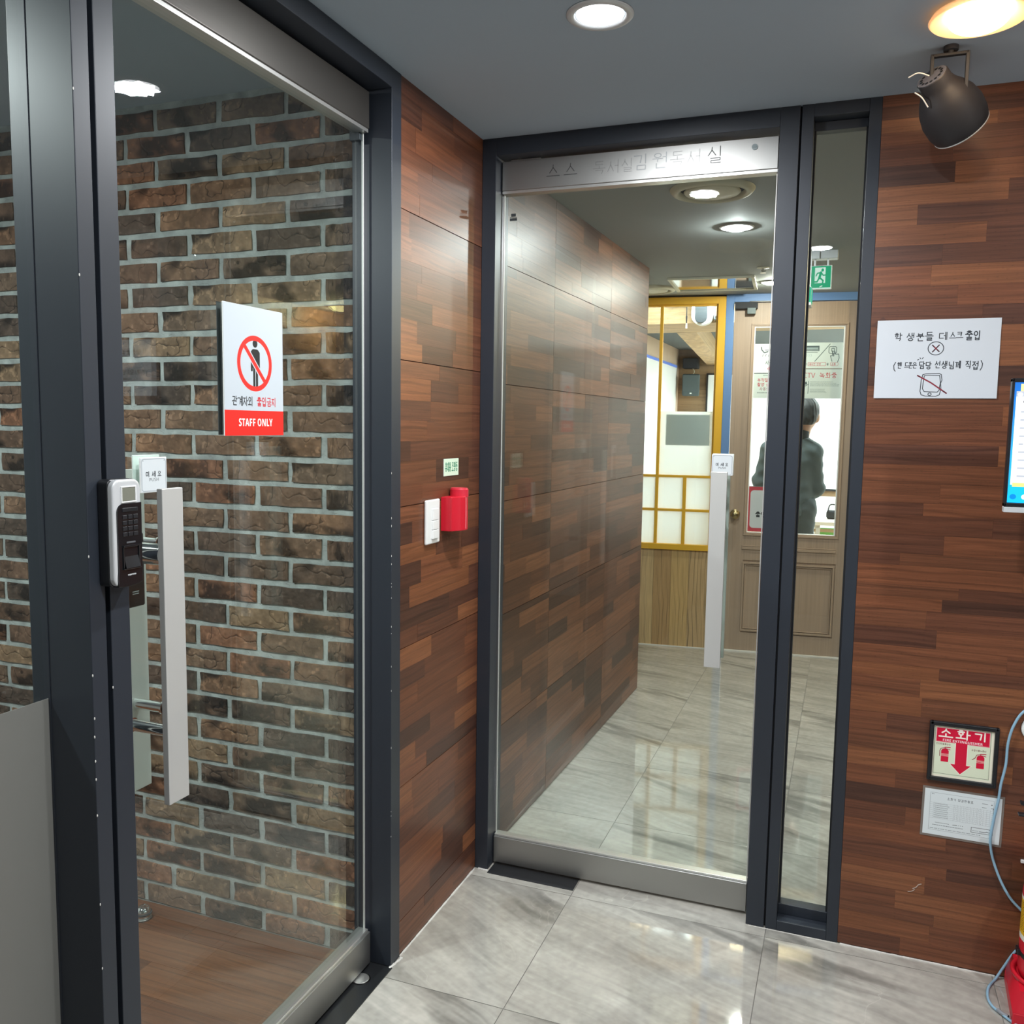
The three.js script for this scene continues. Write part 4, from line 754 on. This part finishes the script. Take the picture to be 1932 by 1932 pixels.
{ const t = thing('cable_raceway', 'thin white cable raceway low on the wood wall above the extinguisher', 'raceway', [1.80, .342, .001]); obj('channel', [rspan(-.198, .198, -.004, .004, 0, .008, .001)], M.white, t); }

// ================================================================ SEEN THROUGH THE FAR GLASS
const onFar = (x, y, z) => { const p = fw(x, y, z); return p; };
{
  const t = thing('window_notice', 'grey paper notice stuck inside the yellow window, seen from its back', 'notice', onFar(.1085, 1.4735, -.0245), FA);
  obj('sheet', box(.287, .204, .0008), S({ color: lin(.40, .45, .45), roughness: .9 }), t);
  const tex = canvasTex(512, 360, (c, w, h) => { c.fillStyle = '#a4b0b0'; c.fillRect(0, 0, w, h); c.fillStyle = '#8b9898'; c.fillRect(16, 52, w - 32, 42); c.fillStyle = '#bac5c4'; c.fillRect(130, 64, 50, 16); c.beginPath(); c.arc(410, 73, 16, 0, 7); c.fill(); c.fillStyle = '#8f9b9b'; for (const [x, y, q] of [[300, 170, 110], [190, 170, 100], [220, 228, 190], [90, 268, 190]]) c.fillRect(x, y, q, 16); });
  const f = obj('print', ...face(.286, .203, tex), t); f.position.z = .0007;
}
const glassPoster = (label, x0, x1, y0, y1, tex, shade = .84) => {
  const t = thing('door_poster', label, 'poster', onFar((x0 + x1) / 2, (y0 + y1) / 2, -.0215), FA);
  obj('sheet', box(x1 - x0, y1 - y0, .0008), S({ color: lin(shade, shade, shade), roughness: .8 }), t);
  const f = obj('print', ...face(x1 - x0 - .001, y1 - y0 - .001, tex), t); f.position.z = .0007;
};
const DK = '#4c5a5c', RD = '#b4575c';
glassPoster('white air conditioner notice with a power button hand, top right of the brown door glass', .795, 1.062, 1.881, 2.044, canvasTex(540, 330, (c, w, h) => {
  c.fillStyle = '#c9d4cf'; c.fillRect(0, 0, w, h); c.fillStyle = DK; c.fillRect(0, 40, 250, 68); c.fillStyle = '#8fa09f'; c.fillRect(0, 62, 236, 22); c.fillStyle = '#c9d4cf'; c.fillRect(0, 92, 240, 5); c.fillStyle = DK; c.fillRect(0, 122, 230, 6);
  for (let k = 0; k < 4; k++) line(c, [[70 + k * 26, 148], [76 + k * 26, 165], [70 + k * 26, 182]], 4, '#91a09e'); line(c, [[20, 150], [40, 150], [40, 220], [20, 220]], 4, '#91a09e');
  line(c, [[200, 240], [380, 18]], 8, DK); c.strokeStyle = DK; c.lineWidth = 8; c.beginPath(); c.roundRect(368, 52, 92, 88, 18); c.stroke(); c.beginPath(); c.roundRect(400, 74, 34, 40, 8); c.stroke();
  line(c, [[412, 105], [428, 175], [440, 110], [452, 150], [490, 148], [496, 200], [480, 250]], 8, DK); line(c, [[412, 105], [412, 170], [388, 170], [410, 240]], 8, DK);
  hangul(c, '외출 시', 4, 262, 30, { color: DK, weight: .12 }); c.strokeStyle = RD; c.lineWidth = 5; c.beginPath(); c.roundRect(116, 256, 220, 42, 8); c.stroke(); hangul(c, '에어컨 전원', 128, 264, 28, { color: RD, weight: .12 }); hangul(c, '을', 345, 262, 30, { color: DK, weight: .12 }); c.strokeStyle = RD; c.beginPath(); c.roundRect(392, 256, 96, 42, 14); c.stroke(); hangul(c, '소등', 406, 264, 28, { color: RD, weight: .14 });
}), .66);
glassPoster('white security camera notice with red lettering, right side of the brown door glass', .795, 1.062, 1.689, 1.879, canvasTex(540, 384, (c, w, h) => {
  c.fillStyle = '#c3cec9'; c.fillRect(0, 0, w, h); c.fillStyle = DK; c.fillRect(0, 0, w, 6); latin(c, 'CCTV', 110, 118, 90, RD, 240, false); hangul(c, '녹화중', 266, 52, 68, { color: '#b0444c', weight: .1, sx: .98, gap: .1 });
  line(c, [[136, 160], [132, 320]], 7, DK); c.save(); c.translate(60, 195); c.rotate(-.18); c.fillStyle = DK; c.fillRect(-34, -18, 90, 36); c.restore(); line(c, [[66, 240], [130, 205]], 8, DK);
  greek(c, 156, 168, 360, 66, 4, '#8d9996'); greek(c, 156, 262, 220, 58, 4, '#8d9996'); c.fillStyle = RD; c.fillRect(10, 300, 70, 6);
}), .62);
glassPoster('bright white notice with a drawing and red button, top left of the brown door glass', .514, .770, 1.852, 2.038, canvasTex(512, 372, (c, w, h) => {
  c.fillStyle = '#e4ece8'; c.fillRect(0, 0, w, h); line(c, [[92, 42], [100, 78], [130, 112], [176, 100]], 14, DK); line(c, [[142, 80], [330, 70]], 8, DK); for (let k = 0; k < 3; k++) line(c, [[110 + k * 36, 160], [120 + k * 36, 132]], 6, DK);
  hangul(c, '사용 후', 150, 214, 50, { color: DK, weight: .12 }); c.fillStyle = '#c83a4c'; c.beginPath(); c.arc(205, 318, 24, 0, 7); c.fill(); hangul(c, '끄기', 250, 294, 46, { color: '#c83a4c', weight: .12 });
}), .8);
glassPoster('pale notice with lines of red lettering, left side of the brown door glass', .514, .770, 1.690, 1.850, canvasTex(512, 320, (c, w, h) => {
  c.fillStyle = '#ccd6d1'; c.fillRect(0, 0, w, h); c.fillStyle = DK; c.fillRect(0, 0, w, 8); greek(c, 130, 22, 200, 30, 1, '#8d9996'); hangul(c, '부적절한', 60, 66, 46, { color: RD, weight: .12 }); hangul(c, '촬영 금지', 60, 124, 46, { color: RD, weight: .12 }); hangul(c, '사용중', 90, 182, 42, { color: '#9a7b7d', weight: .12 }); greek(c, 60, 244, 300, 40, 1, '#8d9996');
}), .68);
glassPoster('white sign with a red border at the lower left of the brown door glass', .511, .742, .812, 1.109, canvasTex(400, 520, (c, w, h) => {
  c.fillStyle = '#b8404c'; c.fillRect(0, 0, w, h); c.fillStyle = '#c9cfd2'; c.beginPath(); c.roundRect(34, 40, w - 68, h - 80, 40); c.fill(); centred(c, '출입금지', w / 2 + 20, 290, 62, { color: '#2a2f33', weight: .14 });
}), .75);
{
  const t = thing('door_closer', 'black door closer with a grey arm box at the top of the brown door', 'door closer', onFar(.457, 2.285, .004), FA);
  obj('body', [rspan(-.072, .07, -.028, .016, 0, .034, .004)], M.blackMatt, t);
  obj('arm_box', [rspan(.004, .058, -.062, -.022, .004, .040, .003)], S({ color: lin(.09, .12, .12), roughness: .5 }), t);
  obj('arm', [rspan(.02, .20, .016, .022, .008, .024, .001)], M.black, t);
}
// whiteboards
{
  const t = thing('whiteboard', 'long whiteboard with a blue top edge on the left wall of the classroom', 'whiteboard', [-.892, 0, -5.9], QX);
  obj('surface', box(4.6, 1.62, .012, 0, 1.40, .006), M.board, t);
  const e = obj('edge_strip', [rspan(-2.3, 2.3, 2.205, 2.236, 0, .016, .002)], S({ color: lin(.16, .27, .82), roughness: .5 }), t); e.userData.label = 'blue top edge';
  obj('tray', [rspan(-2.3, 2.3, .56, .59, 0, .06, .003)], M.alu, t);
}
{
  const t = thing('whiteboard', 'large whiteboard on the back wall of the classroom behind the standing person', 'whiteboard', [.52, 0, -8.398]);
  obj('surface', box(2.10, 1.36, .012, 0, 1.46, .006), M.board, t);
  const e = obj('frame', [rspan(-1.06, 1.06, 2.13, 2.15, 0, .018), rspan(-1.06, 1.06, .765, .79, 0, .03), rspan(-1.065, -1.045, .77, 2.15, 0, .018), rspan(1.045, 1.065, .77, 2.15, 0, .018)], M.black, t);
}
{
  const t = thing('wall_speaker', 'dark grey loudspeaker on the classroom back wall', 'speaker', [-.705, 1.998, -8.22], .15);
  obj('cabinet', [rbox(.205, .262, .15, .02, 0, 0, 0, 3)], S({ color: lin(.055, .075, .08), roughness: .7 }), t);
  obj('grille', [rbox(.19, .20, .006, .003, 0, .02, .0755)], S({ color: lin(.07, .09, .095), roughness: .85 }), t);
  obj('maker_badge', [rbox(.022, .014, .003, .001, 0, -.10, .076)], M.white, t);
  obj('wall_bracket', [rspan(-.02, .02, -.03, .03, -.16, -.07), rspan(-.05, .05, -.06, .06, -.172, -.16)], M.black, t);
}
{
  const t = thing('projector_mount', 'dark bracket box fixed above the loudspeaker on the classroom wall', 'bracket', [-.728, 2.262, -8.30]);
  obj('box', [rspan(-.09, .09, -.06, .065, -.10, .06, .01)], M.blackMatt, t); obj('cord', tube([[.03, -.06, .02], [.055, -.10, .05], [.04, -.14, .075]], .004, 12, 6), M.cream, t);
}
{
  const t = thing('ceiling_speaker', 'white rounded unit with a dark centre band hanging on the classroom beam', 'ceiling unit', [.075, 2.372, -3.93]);
  const shape = (w, y0, y1) => { const s = new THREE.Shape(); s.moveTo(-w, y1); s.lineTo(-w, y0 + w * .9); s.absellipse(0, y0 + w * .9, w, w * .9, Math.PI, 2 * Math.PI, false); s.lineTo(w, y1); s.lineTo(-w, y1); return s; };
  obj('shell', [(() => { const g = new THREE.ExtrudeGeometry(shape(.072, -.135, .13), { depth: .05, bevelEnabled: true, bevelSize: .006, bevelThickness: .008, bevelSegments: 3, curveSegments: 18 }); g.translate(0, 0, -.062); return g; })()], M.white, t);
  obj('dark_band', [(() => { const g = new THREE.ExtrudeGeometry(shape(.042, -.122, .12), { depth: .006, bevelEnabled: true, bevelSize: .002, bevelThickness: .002, bevelSegments: 2, curveSegments: 18 }); g.translate(-.006, 0, -.002); return g; })()], S({ color: lin(.022, .028, .033), roughness: .6 }), t);
}
{ const t = thing('wall_box', 'small grey box on the classroom beam beside the white rounded unit', 'box', [.176, 2.298, -3.97]); obj('case', [rbox(.034, .058, .05, .006)], S({ color: lin(.12, .14, .15), roughness: .6 }), t); obj('lens', [cyl(.008, .008, .006, 16, 0, -.01, .026, 'z')], M.black, t); }
{
  const t = thing('pull_cord', 'thin dark pull cord with a pale grip hanging in front of the classroom beam', 'cord', [-.030, 2.40, -3.90]);
  obj('cord', [cyl(.0035, .0035, .34, 8, 0, .03, 0), cyl(.007, .004, .05, 12, 0, -.13, 0), cyl(.008, .008, .035, 12, 0, -.01, 0)], M.black, t); obj('grip', [cyl(.005, .007, .035, 12, 0, -.175, 0)], M.cream, t);
}
{
  const t = thing('ring_lamp', 'round white ring lamp at the top of the yellow window view', 'ceiling light', [-.05, 2.47, -3.92], 0);
  obj('housing', (() => { const g = new THREE.TorusGeometry(.115, .016, 12, 48); g.rotateX(1.25); return g; })(), M.white, t);
  obj('diffuser', (() => { const g = new THREE.CylinderGeometry(.105, .105, .008, 40); g.rotateX(-.30); return g; })(), glow(WHITE, 4), t);
  obj('stem', [cyl(.006, .006, .18, 10, 0, .1, 0)], M.white, t);
}
// furniture behind the brown door
{
  const t = thing('classroom_table', 'pale table with square legs and a wooden stretcher behind the brown door', 'table', [1.12, 0, -5.1], .05);
  obj('top', [rbox(.62, .030, .48, .004, 0, .735, 0)], S({ color: lin(.78, .70, .58), roughness: .5 }), t);
  for (const [x, z] of [[-.215, .21], [.28, .21], [-.215, -.21], [.28, -.21]]) obj('leg', [rspan(x - .017, x + .017, 0, .72, z - .017, z + .017, .002)], S({ color: lin(.62, .58, .50), roughness: .5 }), t);
  obj('stretcher', [rspan(-.3, .28, .665, .69, .205, .222, .002)], M.beam, t);
  obj('modesty_panel', [rspan(-.2, .27, .45, .655, -.205, -.195, .002)], S({ color: lin(.16, .42, .10), roughness: .6 }), t);
}
{
  const t = thing('classroom_chair', 'white curved shell chair on thin legs behind the pale table', 'chair', [1.03, 0, -5.62], .3);
  obj('shell', (() => { const P = [], I = [], U = [], n = 18, m = 10; for (let j = 0; j <= m; j++) for (let i = 0; i <= n; i++) { const a = (i / n - .5) * 2.6, v = j / m, r = .23 + .02 * v; P.push(Math.sin(a) * r, .46 + v * .42 * (1 - .35 * Math.pow(Math.abs(i / n - .5) * 2, 3)), -Math.cos(a) * r * .9 - v * .06); U.push(i / n, v); } for (let j = 0; j < m; j++) for (let i = 0; i < n; i++) { const a = j * (n + 1) + i; I.push(a, a + 1, a + n + 2, a, a + n + 2, a + n + 1); } const mk = (d) => { const g = new THREE.BufferGeometry(); const q = P.slice(); for (let k = 0; k < q.length; k += 3) { const l = Math.hypot(q[k], q[k + 2]) || 1; q[k] *= 1 + d / l; q[k + 2] *= 1 + d / l; } g.setAttribute('position', new THREE.Float32BufferAttribute(q, 3)); g.setAttribute('uv', new THREE.Float32BufferAttribute(U, 2)); g.setIndex(I); g.computeVertexNormals(); return g; }; return join([mk(0), mk(.010)]); })(), M.white, t);
  obj('seat', lathe([[0, .45], [.20, .455], [.225, .47], [.215, .48], [.1, .465], [0, .462]], 32), M.white, t);
  for (const [x, z] of [[-.16, .14], [.16, .14], [-.16, -.16], [.16, -.16]]) obj('leg', tube([[x * .7, .455, z * .7], [x, .2, z], [x * 1.15, .0, z * 1.15]], .011, 10, 8), M.chrome, t);
}
{ const t = thing('bottle', 'small blue bottle standing on the pale classroom table', 'bottle', [1.175, .75, -5.17]); obj('body', lathe([[0, 0], [.030, 0], [.032, .01], [.032, .12], [.02, .145], [.012, .155], [.012, .16], [0, .16]], 28), S({ color: lin(.05, .09, .32), roughness: .3 }), t); obj('cap', [cyl(.014, .014, .025, 20, 0, .172, 0)], M.white, t); obj('label', (() => { const g = new THREE.CylinderGeometry(.0325, .0325, .05, 28, 1, true); g.translate(0, .07, 0); return g; })(), M.white, t); }
{ const t = thing('classroom_bag', 'small black bag lying on the pale classroom table', 'bag', [1.02, .75, -5.12]); obj('body', [rbox(.10, .075, .07, .025, 0, .0375, 0, 4)], M.blackMatt, t); obj('strap', tube([[-.04, .06, 0], [-.02, .12, .01], [.03, .115, .01], [.045, .06, 0]], .005, 20, 8), M.black, t); }

// ---- the person, seen from behind
function nets(f, lo, hi, cell) {                    // surface nets: f < 0 inside
  const n = [0, 1, 2].map((k) => Math.ceil((hi[k] - lo[k]) / cell) + 1), [nx, ny, nz] = n, F = new Float32Array(nx * ny * nz), at = (i, j, k) => i + nx * (j + ny * k);
  for (let k = 0; k < nz; k++) for (let j = 0; j < ny; j++) for (let i = 0; i < nx; i++) F[at(i, j, k)] = f(lo[0] + i * cell, lo[1] + j * cell, lo[2] + k * cell);
  const id = new Int32Array(nx * ny * nz).fill(-1), V = [], I = [];
  for (let k = 0; k < nz - 1; k++) for (let j = 0; j < ny - 1; j++) for (let i = 0; i < nx - 1; i++) {
    let x = 0, y = 0, z = 0, c = 0;
    for (let e = 0; e < 12; e++) {
      const ax = e >> 2, a = e & 1, b = (e >> 1) & 1, p = ax === 0 ? [0, a, b] : ax === 1 ? [a, 0, b] : [a, b, 0], q = p.slice(); q[ax] = 1;
      const u = F[at(i + p[0], j + p[1], k + p[2])], v = F[at(i + q[0], j + q[1], k + q[2])]; if ((u < 0) === (v < 0)) continue;
      const t = u / (u - v); x += p[0] + (q[0] - p[0]) * t; y += p[1] + (q[1] - p[1]) * t; z += p[2] + (q[2] - p[2]) * t; c++;
    }
    if (c) { id[at(i, j, k)] = V.length / 3; V.push(lo[0] + (i + x / c) * cell, lo[1] + (j + y / c) * cell, lo[2] + (k + z / c) * cell); }
  }
  const quad = (a, b, c, d, s) => { if (a < 0 || b < 0 || c < 0 || d < 0) return; s ? I.push(a, b, c, a, c, d) : I.push(a, c, b, a, d, c); };
  for (let k = 1; k < nz - 1; k++) for (let j = 1; j < ny - 1; j++) for (let i = 1; i < nx - 1; i++) {
    const s = F[at(i, j, k)] < 0;
    if (s !== F[at(i + 1, j, k)] < 0) quad(id[at(i, j - 1, k - 1)], id[at(i, j, k - 1)], id[at(i, j, k)], id[at(i, j - 1, k)], s);
    if (s !== F[at(i, j + 1, k)] < 0) quad(id[at(i - 1, j, k - 1)], id[at(i - 1, j, k)], id[at(i, j, k)], id[at(i, j, k - 1)], s);
    if (s !== F[at(i, j, k + 1)] < 0) quad(id[at(i - 1, j - 1, k)], id[at(i, j - 1, k)], id[at(i, j, k)], id[at(i - 1, j, k)], s);
  }
  const g = new THREE.BufferGeometry(); g.setAttribute('position', new THREE.Float32BufferAttribute(V, 3)); g.setIndex(I); g.computeVertexNormals();
  g.setAttribute('uv', new THREE.Float32BufferAttribute(new Float32Array(V.length / 3 * 2), 2)); return g;
}
const cap = (a, b, ra, rb, sx = 1, sz = 1) => (x, y, z) => { const d = [b[0] - a[0], b[1] - a[1], b[2] - a[2]], p = [x - a[0], y - a[1], z - a[2]]; const t = Math.max(0, Math.min(1, (p[0] * d[0] + p[1] * d[1] + p[2] * d[2]) / (d[0] * d[0] + d[1] * d[1] + d[2] * d[2] || 1))); return Math.hypot((p[0] - d[0] * t) / sx, p[1] - d[1] * t, (p[2] - d[2] * t) / sz) - (ra + (rb - ra) * t); };
const ell = (c, r) => (x, y, z) => { const q = Math.hypot((x - c[0]) / r[0], (y - c[1]) / r[1], (z - c[2]) / r[2]); return (q - 1) * Math.min(...r); };
const smin = (fs, k) => (x, y, z) => { let d = 9; for (const f of fs) { const v = f(x, y, z), h = Math.max(0, k - Math.abs(d - v)) / k; d = Math.min(d, v) - h * h * k * .25; } return d; };
{
  // he stands with his back to us (facing -z), arms folded in front, head turned a little to his right
  const t = thing('person', 'person in a dark jacket standing with folded arms, back turned, behind the brown door glass', 'person', [.735, 0, -4.12], .0);
  const sh = [[-.155, 1.335, .0], [.140, 1.330, 0]], el = [[-.218, 1.10, -.04], [.172, 1.06, -.05]], wr = [[.055, 1.13, -.195], [-.085, 1.165, -.215]];
  const hip = [[-.085, .90, 0], [.08, .90, 0]], kn = [[-.095, .49, .0], [.085, .49, -.015]], an = [[-.10, .075, .03], [.09, .075, .02]];
  const skull = [ell([.085, 1.605, -.015], [.078, .102, .098]), ell([.088, 1.555, -.062], [.058, .075, .058]), cap([.09, 1.585, -.118], [.09, 1.558, -.128], .012, .015), ell([.006, 1.575, -.012], [.014, .034, .020]), ell([.164, 1.575, -.012], [.014, .034, .020])];
  const neck = cap([.045, 1.40, .012], [.078, 1.53, -.005], .058, .052);
  const hand = (w, dir) => [ell([w[0] + dir * .045, w[1] + .004, w[2] + .0], [.046, .040, .020]), ...[0, 1, 2, 3].map((k) => cap([w[0] + dir * .08, w[1] + .032 - k * .021, w[2]], [w[0] + dir * (.128 - Math.abs(k - 1.3) * .008), w[1] + .030 - k * .020, w[2] + .025], .0095, .008)), cap([w[0] + dir * .02, w[1] + .035, w[2]], [w[0] + dir * .06, w[1] + .07, w[2] + .005], .011, .009)];
  const torso = [cap([-.01, 1.25, .0], [-.005, 1.05, 0], .142, .128, 1.04, .74), cap([-.005, 1.05, 0], [0, .93, 0], .128, .140, 1.0, .78)];
  const arms = [0, 1].flatMap((s) => [cap(sh[s], el[s], .056, .045), cap(el[s], wr[s], .046, .03)]);
  const legs = [0, 1].flatMap((s) => [cap(hip[s], kn[s], .088, .058), cap(kn[s], an[s], .058, .04), cap(an[s], [an[s][0], .035, an[s][2] - .15], .038, .032)]);
  const bodyF = smin([smin([...skull, neck], .025), ...torso, ...arms, ...legs], .04), handsF = smin([...hand(wr[0], 1), ...hand(wr[1], -1)], .008);
  obj('body', nets((x, y, z) => Math.min(bodyF(x, y, z), handsF(x, y, z)), [-.36, -.01, -.36], [.36, 1.74, .24], .011), S({ color: lin(.50, .30, .21), roughness: .55 }), t);
  const fold = (x, y, z) => .004 * Math.sin(y * 70 + x * 22 + Math.sin(x * 40) * 1.4) * Math.sin(z * 30 + x * 13);
  const jk = smin([...torso.map((f) => (x, y, z) => f(x, y, z) - .014), ...[0, 1].flatMap((s) => [cap(sh[s], el[s], .066, .056), cap(el[s], wr[s], .056, .042), cap([.045, 1.41, .008], sh[s], .052, .060)]), cap([.0, .96, 0], [.0, .90, 0], .142, .150, 1.0, .80)], .045);
  obj('jacket', nets((x, y, z) => Math.max(jk(x, y, z) + fold(x, y, z), .86 - y, .008 - bodyF(x, y, z) * 0 - 1, Math.hypot(x - wr[0][0], y - wr[0][1], z - wr[0][2]) < .03 ? .01 : -1), [-.38, .84, -.30], [.36, 1.50, .24], .010), S({ color: lin(.085, .108, .112), roughness: .85 }), t);
  obj('collar', (() => { const g = lathe([[.062, 0], [.070, .03], [.066, .075], [.060, .078], [.060, .03], [.054, 0]], 32); g.rotateZ(-.2); g.translate(.035, 1.412, .008); return g; })(), S({ color: lin(.04, .05, .055), roughness: .9 }), t);
  const tr = smin([0, 1].flatMap((s) => [cap(hip[s], kn[s], .104, .076), cap(kn[s], [an[s][0], .06, an[s][2]], .076, .066)]).concat([cap([-.05, .93, 0], [.05, .93, 0], .13, .13, 1, .8)]), .035);
  obj('trousers', nets((x, y, z) => Math.max(tr(x, y, z) + fold(x, y, z) * .7, .05 - y, y - 1.0), [-.28, .03, -.2], [.28, 1.04, .2], .012), S({ color: lin(.075, .092, .096), roughness: .9 }), t);
  const hr = smin([ell([.086, 1.628, .004], [.087, .098, .105]), ell([.085, 1.565, .055], [.068, .055, .05])], .03);
  obj('hair', nets((x, y, z) => Math.max(hr(x, y, z) + .0025 * Math.sin(x * 160 + y * 60) * Math.sin(z * 150 + y * 40), -(z + .085 + (y - 1.62) * -.25), 1.522 - y), [-.03, 1.48, -.15], [.21, 1.76, .15], .006), S({ color: lin(.03, .032, .033), roughness: .7 }), t);
  for (const s of [0, 1]) obj('shoe', [(() => { const g = new THREE.SphereGeometry(1, 24, 14); g.scale(.047, .045, .135); const p = g.attributes.position; for (let i = 0; i < p.count; i++) if (p.getY(i) < -.03) p.setY(i, -.03); g.translate(an[s][0], .033, an[s][2] - .065); g.computeVertexNormals(); return g; })()], M.black, t);
}

// ---------------------------------------------------------------- desk outside the frame on the right, under the monitor
{
  const t = thing('reception_desk', 'white topped desk along the right wall, out of the frame', 'desk', [2.62, 0, 1.55]);
  obj('top', [rbox(.90, .030, 1.7, .004, .1, .735, 0)], M.white, t);
  for (const z of [-.80, .80]) obj('side_panel', [rspan(-.30, .50, 0, .72, z - .012, z + .012)], WOODS[4], t);
}

scene.traverse((o) => { if (o.isMesh) { o.castShadow = true; o.receiveShadow = true; } });
renderer.render(scene, camera);
